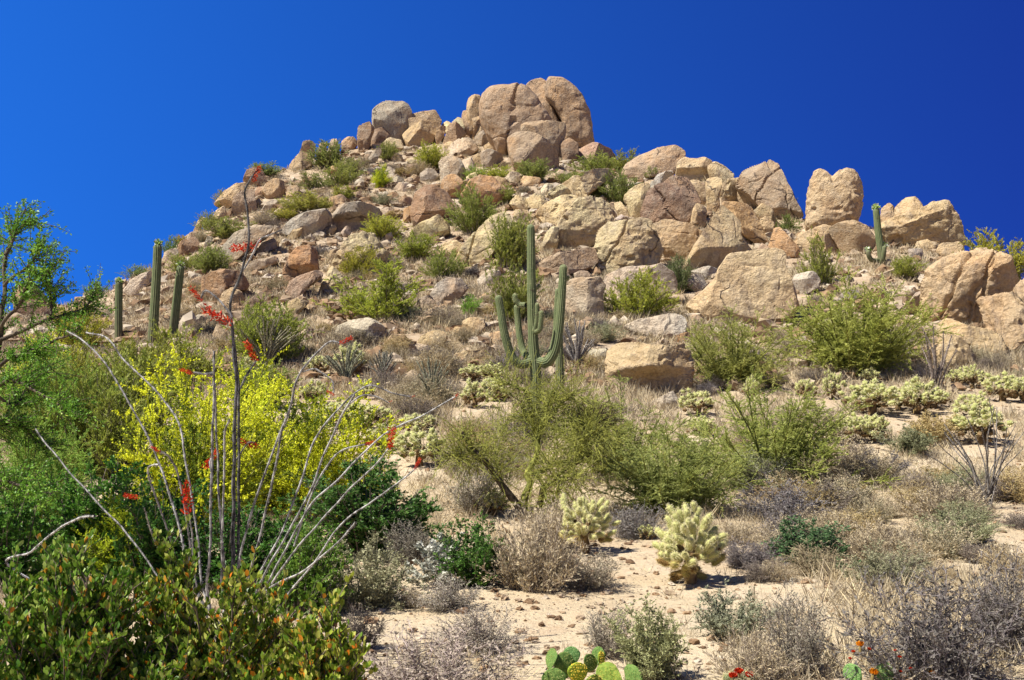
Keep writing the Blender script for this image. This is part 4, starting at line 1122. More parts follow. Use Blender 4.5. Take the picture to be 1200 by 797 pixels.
# ------------------------------------------------------------------ dry grass and low scrub, uncountable
SANDY = [[(385, 720), (480, 700), (600, 690), (720, 655), (850, 660), (880, 700), (830, 800), (620, 800), (570, 770), (520, 760), (430, 800), (380, 800)],
         [(780, 640), (900, 640), (960, 700), (1010, 760), (930, 740), (860, 680)], [(1150, 615), (1230, 615), (1230, 660), (1150, 650)], [(700, 630), (800, 630), (800, 660), (690, 660)]]
def in_poly(u, v, poly):
    n = len(poly); c = np.zeros(len(u), bool)
    for i in range(n):
        x1, y1 = poly[i]; x2, y2 = poly[i - 1]
        c ^= ((y1 > v) != (y2 > v)) & (u < (x2 - x1) * (v - y1) / (y2 - y1 + 1e-9) + x1)
    return c

def build_grass():
    r = np.random.default_rng(17)
    x, y = scatter_points(29000, r, 8, 60, .78, 1.0)
    xb, yb = scatter_points(18000, r, 40, 110, .70, 1.0)
    x = np.concatenate([x, xb]); y = np.concatenate([y, yb]); n = len(x)
    z = terrain(x, y)
    u, v = project(x, y, z)
    keep = np.ones(n, bool)
    for p in SANDY: keep &= ~in_poly(u, v, p) | (r.random(n) < .08)
    for cu, cv, cw in KEEP_CLEAR: keep &= ~((np.abs(u - cu) < cw * .6) & (v > cv - 2) & (v < cv + 16))
    dens = noise3(np.stack([x / 3.5, y / 3.5, 0 * x], 1), 77)
    keep &= dens > -.75 + .3 * r.random(n)
    x, y, z = x[keep], y[keep], z[keep]; n = len(x)
    size = r.uniform(.12, .40, n) * np.clip(.45 + y / 40, .5, 1.35) * (1 + .4 * dens[keep])
    nb = 24
    az = r.uniform(0, 6.28, (n, nb)); lean = r.uniform(.2, 1.2, (n, nb))
    D = np.stack([np.cos(az) * np.sin(lean), np.sin(az) * np.sin(lean), np.cos(lean)], -1).reshape(-1, 3)
    off = r.normal(0, .28, (n, nb, 2)) * size[:, None, None]
    P = np.stack([x[:, None] + off[..., 0], y[:, None] + off[..., 1], np.repeat(z[:, None], nb, 1)], -1).reshape(-1, 3)
    P[:, 2] -= .02
    L = (size[:, None] * r.uniform(.5, 1.2, (n, nb))).ravel()
    W = np.clip(L * .04, .003, .016) * np.clip(np.repeat(y, nb) / 25, .8, 2)
    tone = np.repeat(np.clip(r.normal(.45, .25, n), 0, 1), nb) * .7 + .3 * r.random(n * nb)
    V, F = leaves(P, D, L, W, r)
    g = Geo(); g.add(V, F, 0, np.repeat(tone, 4))
    o = link('dry_grass', g.mesh('dry_grass', [M_STRAW]))
    o['kind'] = 'stuff'; o['label'] = 'straw-coloured dry grass and low scrub covering the slope'; o['category'] = 'grass'

build_patches()
build_grass()
# ------------------------------------------------------------------ saguaros
def px_path(pts, y, dy=0):
    """photograph pixels to points at distance y (a list of offsets in depth may be added)"""
    out = []
    for k, (u, v) in enumerate(pts):
        yy = y + (dy[k] if hasattr(dy, '__len__') else dy)
        a, b = ray(u, v); out.append((a * yy, yy, b * yy))
    return np.array(out)

def column(path, w0, w1, n=26, ribs=14, swell=None):
    """a ribbed cactus column with a rounded tip; w0/w1 radii at base and below the tip"""
    P = curve_pts(path, n)
    d = np.concatenate([[0], np.cumsum(np.linalg.norm(np.diff(P, axis=0), axis=1))])
    L = d[-1]
    # more rings at the rounded tip
    tipn = 7
    s = np.concatenate([np.linspace(0, L - w1, n), L - w1 + w1 * np.sin(np.linspace(.15, 1, tipn) * np.pi / 2)])
    Q = np.stack([np.interp(s, d, P[:, k]) for k in range(3)], 1)
    R = w0 + (w1 - w0) * (s / L)
    if swell: R = R * (1 + swell * np.sin(np.clip(s / L, 0, 1) * np.pi))
    cap = np.clip((s - (L - w1)) / w1, 0, 1)
    R = R * np.sqrt(np.clip(1 - cap ** 2, .0, 1)) + 1e-4
    return tube(Q, R, ribs * 4, ribs=ribs, depth=.16)

def spines(V, T, g, r, n, ln, mat):
    k = r.choice(np.nonzero(T > .9)[0], n)
    P = V[k]; D = rand_dirs(n, r)
    v, f = leaves(P, D, ln * r.uniform(.6, 1.2, n), ln * .10, r)
    g.add(v, f, mat, np.repeat(r.random(n), 4))

def saguaro(name_label, base_px, y, trunk, arms, w, flowers=(), depths=None, spn=1200):
    a, b = ray(*base_px)
    x = a * y
    o = Vector((x, y, gz(x, y)))
    root = thing('saguaro', name_label, 'cactus', o)
    r = np.random.default_rng(int(base_px[0]))
    tp = px_path(trunk, y); s = y / FPX
    tp = np.vstack([[tp[0][0], y, gz(x, y) - .15], tp])
    for k, (pts, w0, w1, dy) in enumerate([(None, w[0], w[1], 0)] + arms):
        P = tp if pts is None else px_path(pts, y, dy)
        V, F, T = column(P - np.array(o), w0 * s, w1 * s, 40 if pts is None else 26)
        g = Geo(); g.add(V, F, 0, T)
        spines(V, T, g, r, spn if pts is None else spn // 2, .035, 1)
        me = g.mesh('column', [M_SAGUARO, M_SPINE])
        link('trunk' if pts is None else 'arm', me, root)
    for (u, v, sz) in flowers:
        P = px_path([(u, v)], y)[0] - np.array(o)
        g = Geo(); n = 60
        D = nrm(rand_dirs(n, r) + np.array([0, 0, .6]))
        V, F = leaves(np.tile(P, (n, 1)) + rand_dirs(n, r) * sz * s * .35, D, sz * s * .8, sz * s * .4, r); g.add(V, F, 0, np.repeat(r.random(n), 4))
        link('flower_crown', g.mesh('flower_crown', [M_CROWN]), root)
    return root
M_CROWN = leaf_material('saguaro_bud', [(0, (.16, .28, .04)), (.6, (.34, .44, .10)), (.8, (.7, .68, .55)), (1, (.8, .78, .7))], .2, .6, False)

saguaro('tall saguaro with several upturned arms standing before the cliff', (628, 488), 28.8,
        [(628, 480), (628, 440), (625, 400), (623, 340), (622, 263)],
        [([(622, 424), (610, 427), (599, 416), (591, 390), (587, 365), (583.5, 346)], 5.4, 4.4, (0, -.1, -.15, -.2, -.2, -.2)),
         ([(622, 421), (614, 413), (609, 394), (606.5, 370), (605.5, 357)], 4.4, 3.8, (0, .3, .4, .45, .45)),
         ([(616, 357.5), (609, 357), (604.5, 352), (603, 344)], 3.2, 3.0, (0, .1, .1, .1)),
         ([(630, 423), (641, 425), (650, 411), (655, 385), (658, 350), (660.5, 310)], 6.2, 4.6, (0, -.15, -.2, -.2, -.2, -.2)),
         ([(660, 327), (664, 327), (667, 323.5)], 2.0, 2.3, (-.2, -.2, -.2)),
         ([(632, 425), (644, 418), (651, 395), (653, 365), (654, 338)], 5, 3.6, (.1, .5, .6, .6, .6)),
         ([(626, 388), (629, 378), (629.5, 366), (629.5, 355)], 2.6, 2.6, (-.2, -.25, -.28, -.28)),
         ([(627, 389), (632, 387), (634, 377), (634.5, 364)], 2.8, 2.9, (-.2, -.35, -.38, -.38)),
         ([(627, 338), (630, 337), (632, 333)], 1.8, 2.2, (.05, .1, .1))],
        (7.2, 4.6))
saguaro('second saguaro with two stubby arms and budding tips, below the skyline boulders', (1036, 338), 58,
        [(1035.5, 335), (1033, 300), (1029, 270), (1026.5, 244)],
        [([(1030, 305), (1022, 305), (1018, 299), (1017, 293)], 2.6, 2.8, (0, -.2, -.3, -.3)),
         ([(1033, 308), (1035, 303), (1036, 295), (1036.5, 288)], 2.6, 2.6, (-.2, -.4, -.5, -.5))],
        (5.2, 3.8), [(1026.5, 244, 6), (1017, 293, 5), (1036.5, 288, 5)], spn=300)
saguaro('tallest of the armless saguaros, a bare column with pale buds on top', (178, 425), 44, [(177, 418), (180, 380), (183, 330), (185, 286)], [], (6.0, 5.0), [(185, 286, 7)], spn=500)
saguaro('middle armless saguaro, leaning slightly toward the hill', (203, 425), 44.6, [(201, 420), (204, 380), (208, 345), (212, 311)], [], (5.8, 4.6), [(212, 311, 6)], spn=500)
saguaro('shortest armless saguaro, standing apart at the edge of the scrubby shoulder', (139, 410), 47, [(139, 405), (139, 370), (139.5, 329)], [], (4.6, 4.3), [(139.5, 329, 6)], spn=400)
saguaro('dark young saguaro half hidden behind the largest arm of the tall saguaro', (656, 432), 34, [(656, 430), (655, 400), (655, 372)], [], (5.5, 4.6), spn=200)
saguaro('tiny young saguaro in the scrub below the heart-shaped boulder', (985, 333), 60, [(985, 331), (985, 322), (985, 315)], [], (3.2, 2.8), spn=80)

# ------------------------------------------------------------------ teddy-bear chollas
def joint_mesh(seed, ln=1., rad=.17, dry=False):
    r = np.random.default_rng(seed)
    t = np.linspace(0, 1, 9)
    R = rad * np.sqrt(np.clip(1 - (2 * t - 1) ** 4, 0, 1)) * (.85 + .15 * t) + .004
    P = np.stack([.03 * np.sin(t * 3 + seed), .03 * np.cos(t * 2 + seed), t * ln], 1)
    V, F, T = tube(P, R, 10)
    nz = noise3(V * 14, seed)
    V = V * (1 + .10 * nz[:, None] * np.array([1, 1, 0]))
    g = Geo(); g.add(V, F, 0, .4 + .4 * r.random(len(V)))
    n = 900
    k = r.integers(0, len(V), n); p = V[k] + r.normal(0, .012, (n, 3))
    c = P[np.clip((k // 10), 0, 8)]
    D = nrm(nrm(p - c) + rand_dirs(n, r) * .55 + np.array([0, 0, .25]))
    v, f = leaves(p, D, .13 * r.uniform(.5, 1.2, n), .010, r)
    g.add(v, f, 1, np.repeat(np.clip(r.normal(.55, .25, n), 0, 1), 4))
    return g.mesh('joint', [M_CHOLLADRY if dry else M_CHOLLA, M_SPINE])
JOINTS = [joint_mesh(k) for k in range(3)]
JOINT_DRY = joint_mesh(9, dry=True)

def cholla_skeleton(r, h, w, n_branch=9):
    """branch polylines and the joints (base, direction, length) of one cholla, metres"""
    tr = [np.array([0, 0, -.05 * h]), np.array([.02 * w, 0, .15 * h]), np.array([-.02 * w, .02 * w, .40 * h])]
    br, jt = [], []
    cz = .54 * h
    for k in range(n_branch):
        a = k * 2.4 + r.uniform(-.4, .4); e = r.uniform(-.1, 1.0)
        d = np.array([math.cos(a) * math.cos(e), math.sin(a) * math.cos(e), math.sin(e)])
        s = np.array(tr[2]) * r.uniform(.6, 1.0)
        br.append((s, s + d * np.array([w, w, h]) * .24))
    for k in range(96):
        a = k * 2.39996; zz = 1 - 1.68 * (k + .5) / 96
        q = math.sqrt(max(0, 1 - zz * zz))
        d = np.array([math.cos(a) * q, math.sin(a) * q, zz]) + r.normal(0, .12, 3)
        rad = r.uniform(.70, .95) * (1 + .18 * math.sin(3 * a + 1))
        p = np.array([d[0] * w * .5 * rad, d[1] * w * .5 * rad, cz + d[2] * h * .46 * rad - .04 * h])
        dd = nrm((d * np.array([1, 1, .8]) + np.array([0, 0, .7]) + r.normal(0, .25, 3))[None])[0]
        jt.append((p - dd * .06 * h, dd, r.uniform(.12, .165) * h, 0 if zz < -.1 else 1))
    return tr, br, jt

def mat_to(d):
    return Vector(d).to_track_quat('Z', 'Y').to_matrix().to_4x4()

def near_cholla(label, u, vb, vt, w, seed, legs=0.):
    x, y = hit(u, vb); s = y / FPX
    H, W = (vb - vt) * s, w * s
    r = np.random.default_rng(seed)
    o = thing('teddy_bear_cholla', label, 'cactus', (x, y, gz(x, y)), 0, group=None)
    tr, br, jt = cholla_skeleton(r, H, W, 9)
    if legs:   # joints hanging down the old stem
        for k in range(8):
            a = r.uniform(0, 6.28); z = r.uniform(.12, .36) * H
            jt[-1 - k] = (np.array([math.cos(a) * .08 * H, math.sin(a) * .08 * H, z]), nrm(np.array([[math.cos(a), math.sin(a), r.uniform(-.5, .5)]]))[0], .15 * H, 0)
    g = Geo()
    V, F, T = tube(curve_pts(tr, 10), np.linspace(.085, .06, 10) * H, 9); g.add(V * (1 + .06 * noise3(V * 30, 3)[:, None]), F, 0, r.random(len(V)))
    for a, b in br:
        V, F, T = tube(curve_pts([a, (a + b) / 2 + r.normal(0, .02, 3), b], 6), np.full(6, .035 * H), 7); g.add(V, F, 0, r.random(len(V)) * .8)
    n = 900; k = r.integers(0, len(g.v[0]), n); p = g.v[0][k]
    v, f = leaves(p, rand_dirs(n, r), .035 * r.uniform(.5, 1.2, n), .004, r); g.add(v, f, 0, np.repeat(r.random(n), 4))
    link('trunk', g.mesh('trunk', [M_CHOLLADRY]), o)
    jt = list(jt)
    # fit the crown to the outline
    tips = np.array([q[0] + q[1] * q[2] for q in jt])
    fz = H / tips[:, 2].max(); fx = W / 2 / np.quantile(np.abs(tips[:, 0]), .97)
    for i, (p, d, l, lev) in enumerate(jt):
        p = p * np.array([fx, fx, fz])
        low = p[2] < r.uniform(.20, .40) * H
        q = link('joint', JOINT_DRY if low and r.random() < .6 else JOINTS[i % 3], o)
        sc = l * r.uniform(.85, 1.15); th = H * .22 * r.uniform(.85, 1.2)
        q.matrix_local = Matrix.Translation(p) @ mat_to(d) @ Matrix.Diagonal((th, th, sc * 1.25, 1))
        if low: q.color = (.8, .7, .5, 1)
    return o

def far_cholla_mesh(seed):
    r = np.random.default_rng(seed)
    tr, br, jt = cholla_skeleton(r, 1., 1., 10)
    g = Geo()
    V, F, T = tube(curve_pts(tr, 6), np.linspace(.09, .07, 6), 7); g.add(V, F, 0, r.random(len(V)))
    for a, b in br:
        V, F, T = tube(curve_pts([a, b], 4), np.full(4, .04), 5); g.add(V, F, 0, r.random(len(V)) * .8)
    tm = g.mesh('trunk', [M_CHOLLADRY])
    g = Geo()
    tips = np.array([q[0] + q[1] * q[2] for q in jt]); fz = 1 / tips[:, 2].max(); fx = .5 / np.quantile(np.abs(tips[:, :2]), .96)
    for (p, d, l, lev) in jt:
        p = p * np.array([fx, fx, fz])
        if r.random() < .25: continue
        t = np.linspace(0, 1, 5)
        V, F, T = tube(p + d * (t * l * .95)[:, None], np.array([.042, .058, .06, .05, .006]), 7)
        V = V + r.normal(0, .004, V.shape)
        dead = p[2] < .36 + r.uniform(-.08, .08)
        g.add(V, F, 2 if dead else 0, r.random(len(V)) * .6 + .1)
        n = 10 if dead else 80; k = r.integers(0, len(V), n); c = p + d * l * .6
        v, f = leaves(V[k], nrm(nrm(V[k] - c) + rand_dirs(n, r) * .5), .05 * r.uniform(.5, 1.2, n), .011, r)
        g.add(v, f, 1, np.repeat(np.clip(r.normal(.6, .25, n), 0, 1), 4))
    return tm, g.mesh('crown', [M_CHOLLA, M_SPINE, M_CHOLLADRY])
FAR_CHOLLA = [far_cholla_mesh(40 + k) for k in range(4)]
near_cholla('round dense teddy-bear cholla with pale spiny joints, the one by the tan dry bush', 685, 648, 583, 58, 4)
near_cholla('large teddy-bear cholla on a bare dark stem beside the sandy path', 808, 684, 591, 76, 8, 1.)

def build_chollas():
    for i, line in enumerate(CHOLLAS.strip().split('\n')):
        lab, g = line.split('|'); u, vb, vt, w = [float(q) for q in g.split(',')]
        x, y = hit(u, vb); s = y / FPX
        o = thing('teddy_bear_cholla', lab, 'cactus', (x, y, gz(x, y) - .02), i * 1.7, (w * s * 1.1, w * s * 1.1, (vb - vt) * s * 1.28), 'chollas of the field')
        tm, cm = FAR_CHOLLA[i % 4]
        link('trunk', tm, o); link('crown', cm, o)
build_chollas()

# ------------------------------------------------------------------ prickly pears
def pad_mesh(seed):
    r = np.random.default_rng(seed)
    V, F = ICO[4]
    z = (V[:, 2] + 1) / 2
    w = .40 * (.55 + .55 * np.sin(np.clip(z, 0, 1) * 2.2) )
    q = np.stack([V[:, 0] * w / .40 * .42, V[:, 1] * .075, z], 1)
    q[:, 1] += .05 * np.sin(z * 2 + seed) - .03
    q = q + .012 * noise3(q * 5, seed)[:, None] * np.array([1, 1, 0])
    g = Geo(); g.add(q, F, 0, .5)
    # areoles with spines
    pts = []
    for a in np.arange(-.36, .37, .11):
        for b in np.arange(.1, 1., .11):
            pts.append((a + (.055 if int(b * 9.1) % 2 else 0), b))
    k = [int(np.argmin((q[:, 0] - a) ** 2 + (q[:, 2] - b) ** 2 + np.where(q[:, 1] < 0, 0, 9))) for a, b in pts]
    P = q[k]
    P = np.repeat(P, 4, 0); D = nrm(rand_dirs(len(P), r) * .8 + np.array([0, -1, .1]))
    v, f = leaves(P, D, .075, .012, r); g.add(v, f, 1, np.repeat(r.random(len(P)), 4))
    return g.mesh('pad', [M_PAD, M_SPINE])
PADS = [pad_mesh(k) for k in range(3)]
def flower_mesh(seed, mat, n=34):
    r = np.random.default_rng(seed)
    D = nrm(rand_dirs(n, r) * .8 + np.array([0, 0, 1.0])); P = np.zeros((n, 3)) + D * .1
    g = Geo(); v, f = broad_leaves(P, D, .9, .5, r); g.add(v, f, 0, np.repeat(r.random(n), 7))
    V, F, T = tube([(0, 0, -.9), (0, 0, -.4), (0, 0, .15)], [.18, .26, .2], 8); g.add(V, F, 1, .5)
    return g.mesh('flower', [mat, M_BUD])
M_BUD = leaf_material('cactus_fruit', [(0, (.10, .18, .05)), (1, (.3, .12, .06))], 0, .5, False)
FLOWER_O = flower_mesh(1, M_ORANGE); FLOWER_R = flower_mesh(2, M_RED, 46)

def prickly_pear(label, u, v, y, pads, flowers, seed):
    x = ray(u, v)[0] * y
    o = thing('prickly_pear', label, 'cactus', (x, y, gz(x, y)))
    r = np.random.default_rng(seed); z0 = gz(x, y)
    for i, (pu, pv, pw, ph, lean, dy, c) in enumerate(pads):
        pv += 12; pw *= .92; ph *= .84
        a, b = ray(pu, pv + ph / 2); yy = y + dy; s = yy / FPX
        q = link('pad', PADS[i % 3], o, (a * yy - x, dy, b * yy - z0), (r.uniform(-.35, .15), lean, r.choice([-1, 1]) * r.uniform(.1, 1.15)), (pw * s / .86, pw * s / .86, ph * s), c)
    for (pu, pv, sz, kind) in flowers:
        a, b = ray(pu, pv); s = y / FPX
        link('flower', FLOWER_O if kind == 'o' else FLOWER_R, o, (a * y - x, -.02, b * y - z0), (r.uniform(-.3, .3), r.uniform(-.3, .3), r.uniform(0, 6)), (sz * s,) * 3)
    return o
G1, G2, G3 = (.75, .78, .5), (1.15, 1.0, .45), (1.9, 1.45, .4)
prickly_pear('broad-padded prickly pear with yellowing pads at the bottom of the sandy path', 688, 800, 7.9,
             [(645, 761, 24, 30, -.3, .1, G1), (652, 785, 30, 32, -.2, -.1, G1), (664, 768, 26, 36, -.15, .15, G1), (671, 757, 22, 26, -.1, .2, (.8, .95, .8)), (676, 778, 30, 30, .2, 0, G3), (688, 765, 30, 24, .6, .1, G1),
              (693, 792, 34, 32, .1, -.12, G2), (701, 757, 17, 26, .05, .2, (.9, 1, .7)), (708, 780, 30, 36, .15, -.02, G2), (706, 762, 18, 24, .2, .12, G3), (722, 788, 18, 32, .05, -.05, G2), (735, 778, 30, 28, .5, .1, G1), (660, 800, 34, 30, 0, -.15, G2), (715, 803, 34, 30, 0, -.15, G3), (738, 797, 30, 28, .3, -.1, G1)],
             [], 3)
prickly_pear('prickly pear with orange blossoms and reddish buds beside the dark purplish bush', 1030, 800, 7.9,
             [(1008, 778, 24, 32, -.6, 0, (1, 1.15, .95)), (1039, 779, 24, 34, 0, .05, (1.25, 1.3, 1.1)), (1012, 800, 28, 28, -.2, -.1, G1), (1042, 803, 28, 26, .1, -.08, (1.1, 1.2, 1)), (1072, 797, 22, 22, .3, 0, G1), (1090, 803, 22, 22, .2, 0, G2)],
             [(1007, 757, 7, 'o'), (1022, 790, 8, 'o'), (1091, 790, 6, 'o'), (999, 764, 3.2, 'r'), (1017, 761, 3.2, 'r'), (1048, 763, 3, 'r'), (1053, 770, 3.2, 'r'), (1054, 787, 3, 'r'), (1066, 784, 3, 'r'), (995, 772, 3, 'r')], 5)

def hedgehog():
    y = 7.9; u, v = 868, 806; x = ray(u, v)[0] * y; z = gz(x, y)
    o = thing('hedgehog_cactus', 'small clump of spiny cactus with a scarlet flower at the bottom edge', 'cactus', (x, y, z))
    r = np.random.default_rng(2)
    for k in range(6):
        a = k * 1.05; px, py = .07 * math.cos(a), .05 * math.sin(a)
        V, F, T = column([(px, py, -.03), (px * 1.2, py * 1.2, .06), (px * 1.5, py * 1.5, .13)], .035, .032, 10, 10)
        g = Geo(); g.add(V, F, 0, T); spines(V, T, g, r, 300, .03, 1); link('stem', g.mesh('stem', [M_SAGUARO, M_SPINE]), o)
    for (pu, pv) in ((864, 787), (876, 791), (857, 792)):
        a, b = ray(pu, pv); link('flower', FLOWER_R, o, (a * y - x, -.06, b * y - z), (0, 0, pu), (.045,) * 3)
hedgehog()

# ------------------------------------------------------------------ ocotillos
def cane(path, r0, r1, r, leafy=0.):
    """knobbly spiny stalk: tapering, slightly wavy, with spiral ridges and thorns"""
    n = max(12, int(len(path) * 9))
    P = curve_pts(path, n); P = P + .008 * np.stack([noise3(P * 5, k) for k in range(3)], 1)
    R = np.linspace(r0, r1, n)
    V, F, T = tube(P, R, 7)
    g = Geo(); g.add(V * 1.0, F, 0, .5)
    m = n * 9
    k = r.integers(0, len(V), m); c = P[k // 7]
    D = nrm(nrm(V[k] - c) + rand_dirs(m, r) * .3 + np.array([0, 0, .2]))
    v, f = leaves(V[k], D, r0 * r.uniform(.7, 1.6, m), r0 * .35, r); g.add(v, f, 0, .5)
    if leafy:
        m = int(n * 14 * leafy); k = r.integers(0, len(V), m)
        v, f = leaves(V[k], nrm(V[k] - P[k // 7] + rand_dirs(m, r) * .02), .02, .01, r); g.add(v, f, 1, np.repeat(r.random(m), 4))
    return g.mesh('cane', [M_CANE, M_GREEN])

def bloom(P, D, ln, r, n=130):
    t = r.random(n)[:, None]
    p = P + D * ln * t + rand_dirs(n, r) * ln * .13
    d = nrm(rand_dirs(n, r) + D * .8)
    v, f = leaves(p, d, ln * .16 * r.uniform(.6, 1.3, n), ln * .06, r)
    g = Geo(); g.add(v, f, 0, np.repeat(r.random(n), 4)); return g.mesh('flower', [M_RED])

# canes of the near ocotillo: lean in depth of the tip, radii in pixels, brightness, pixel path, blooms (start, end) on it
NEAR = [
 (.1, 4.0, 1.6, .33, [(270, 700), (272, 652), (274.5, 537), (276, 448), (271, 380), (271.5, 349), (281, 325), (288.5, 300), (291.5, 282), (290, 248), (287, 225), (294, 210), (302, 198)], [((297, 212), (304, 197))]),
 (.15, 3.4, 2.2, .33, [(276, 700), (279, 652), (280, 560), (280, 470), (276, 421), (272, 385)], []),
 (0, 2.4, 1.5, .8, [(272, 372), (268, 364), (256, 351), (241, 341), (234, 351)], [((269, 381), (240, 362)), ((236, 353), (224, 338))]),
 (.2, 2, 1.4, 1.0, [(284, 318), (296, 297), (304, 281), (316, 275), (330, 269)], [((300, 288), (272, 291)), ((299, 290), (305, 281))]),
 (-.2, 3.0, 2.0, .9, [(244, 700), (246, 652), (248, 552), (250, 474), (251, 411)], []),
 (-.2, 1.8, 1.2, .8, [(250.5, 437), (240, 439), (226, 437)], [((226, 438), (212, 433))]),
 (-.1, 2.6, 1.7, .9, [(262, 700), (261, 646), (257, 589), (253.5, 495), (251, 450)], []),
 (-.3, 2.4, 1.6, 1.1, [(260, 690), (261, 605), (264, 516), (269, 492)], []),
 (.2, 2.6, 1.6, .55, [(272, 690), (274, 641), (277, 485), (285, 448), (301, 422)], [((301, 424), (289, 402))]),
 (-.3, 2.8, 1.5, .9, [(278, 700), (281, 652), (298, 589), (319, 532), (335, 490), (348, 448), (361, 424), (384, 402), (400, 402), (409, 398)], [((398, 402), (412, 396))]),
 (-.3, 1.6, 1.1, .8, [(355, 437), (368, 433), (376, 437), (390, 448), (391, 461)], [((383, 458), (392, 463))]),
 (-.25, 2.5, 1.8, .95, [(288, 705), (294, 668), (314, 589), (328, 516), (336, 488)], []),
 (.3, 2.7, 1.3, .95, [(292, 710), (303, 675), (329, 626), (356, 553), (371, 511), (400, 475), (422, 457), (437, 452), (460, 461), (482, 465)], [((481, 465), (486, 464))]),
 (-.4, 2.7, 1.6, .95, [(296, 712), (308, 678), (340, 620), (366, 568), (387, 516), (400, 488), (416, 462)], []),
 (.1, 1.6, 1.1, .8, [(410, 474), (424, 464), (440, 465), (456, 473)], [((454, 472), (459, 470))]),
 (-.6, 2.6, 1.3, 1.0, [(300, 712), (314, 683), (345, 626), (366, 589), (400, 559), (450, 510), (500, 485), (533, 466)], [((531, 468), (536, 462))]),
 (-.2, 2.0, 1.2, .95, [(345, 640), (366, 575), (385, 545), (402, 527), (430, 520)], [((428, 521), (440, 517))]),
 (-.7, 2.5, 1.3, 1.0, [(302, 715), (335, 660), (400, 584), (430, 554), (455, 526)], [((456, 527), (460, 503))]),
 (-.8, 2.4, 1.2, 1.0, [(320, 722), (335, 699), (366, 662), (400, 614), (450, 579), (489, 548)], [((486, 550), (492, 538))]),
 (-.8, 2.4, 1.5, 1.05, [(298, 718), (314, 690), (356, 668), (400, 631), (416, 612)], []),
 (.4, 2.9, 1.3, .95, [(222, 690), (212, 626), (193, 563), (173, 511), (131, 437), (99, 401), (78, 388)], []),
 (.5, 2.8, 1.3, .95, [(240, 695), (233, 641), (220, 552), (209, 495), (188, 464), (146, 422), (125, 396), (101, 390)], []),
 (-.4, 2.3, 1.4, 1.0, [(228, 690), (222, 636), (212, 568), (199, 537), (188, 529)], [((188, 530), (178, 524))]),
 (-.5, 2.0, 1.3, 1.0, [(212, 690), (201, 636), (183, 584), (173, 552), (180, 545), (186, 545)], []),
 (-.6, 1.8, 1.1, .95, [(205, 680), (180, 630), (168, 595)], [((162, 583), (146, 580))]),
 (-.2, 2.0, 1.2, .95, [(232, 690), (224, 620), (219, 590)], [((219, 602), (219, 568))]),
 (.1, 1.8, 1.2, .6, [(276, 540), (290, 520), (298, 519)], [((282, 517), (302, 524))]),
 (.2, 1.8, 1.3, .9, [(248, 560), (246, 542), (250, 532)], [((240, 548), (254, 529))]),
 (.6, 2.2, 1.2, .8, [(215, 720), (160, 640), (118, 592), (80, 552), (55, 522), (42, 502)], []),
 (-.5, 2.4, 1.5, 1.15, [(20, 670), (37, 647), (68, 620), (92, 608), (110, 605)], []),
]
def near_ocotillo():
    y0 = 8.6; u0, v0 = 268, 716
    x0 = ray(u0, v0)[0] * y0; z0 = gz(x0, y0)
    o = thing('ocotillo', 'near ocotillo with long grey spiny canes and scarlet flower clusters', 'plant', (x0, y0, z0))
    r = np.random.default_rng(33)
    org = np.array([x0, y0, z0])
    for lean, w0, w1, br, pts, bl in NEAR:
        base_hi = pts[0][1]
        ts = np.linspace(0, 1, len(pts)) if base_hi > 660 else np.linspace(.6, 1, len(pts))
        P = px_path(pts, y0, list(lean * ts)) - org
        if base_hi > 660:   # down to the crown at the ground
            P = np.vstack([[r.normal(0, .07) + (P[0][0]) * .15, r.normal(0, .05), -.05], P])
        s = y0 / FPX
        c = link('cane', cane(P, w0 * .54 * s, w1 * .68 * s, r), o, color=(br * .8, br * .8, br * .8))
        for (a, b) in bl:
            A = px_path([a], y0, lean)[0] - org; B = px_path([b], y0, lean)[0] - org
            L = np.linalg.norm(B - A)
            f = link('flower', bloom(A, (B - A) / L, L, r, 150 if L > .06 else 70), c)
    return o
near_ocotillo()

def far_ocotillo(label, u, vb, vt, w, n, col, seed, bias=0., thick=1.2):
    x, y = hit(u, vb); s = y / FPX
    H, W = (vb - vt) * s, w * s
    r = np.random.default_rng(seed)
    o = thing('ocotillo', label, 'plant', (x, y, gz(x, y) - .03), 0, group=None)
    for k in range(n):
        a = r.uniform(0, 6.28); q = math.sqrt(r.random()) * .5 * W
        h = H * math.sqrt(max(.15, 1 - (q / (.62 * W)) ** 2)) * r.uniform(.72, 1.0)
        e = np.array([math.cos(a) * q + bias * W, math.sin(a) * q, h])
        m = e * .5 * np.array([.75, .75, 1.1]) + r.normal(0, .02, 3) * H
        P = [np.array([r.normal(0, .03), r.normal(0, .03), 0]) * H, m, e * np.array([1, 1, 1]), ]
        link('cane', cane(P, thick * s, thick * .5 * s, r), o, color=col)
    return o
far_ocotillo('thin bare ocotillo fanning out of the scrub field, dark wiry canes', 1158, 596, 455, 120, 20, (.45, .42, .40), 1, -.12, .9)
far_ocotillo('low bushy ocotillo with olive canes in front of the wide feathery bush', 312, 432, 362, 78, 34, (.75, .72, .5), 2)
far_ocotillo('short ocotillo clump beside the cholla, first of the pair uphill of the yellow trees', 406, 450, 398, 58, 26, (.6, .62, .45), 3)
far_ocotillo('narrow ocotillo clump, second of the pair uphill of the yellow trees', 448, 452, 402, 36, 22, (.6, .6, .5), 4)
far_ocotillo('sparse leaning ocotillo between the clumps and the armed saguaro', 505, 476, 408, 56, 18, (.5, .52, .38), 5)
far_ocotillo('grey ocotillo beside the dark young saguaro', 676, 434, 368, 46, 24, (.62, .58, .55), 6)
far_ocotillo('dead-looking ocotillo stalks at the edge of the broad palo verde', 1098, 462, 368, 58, 11, (.5, .42, .38), 7, .05)

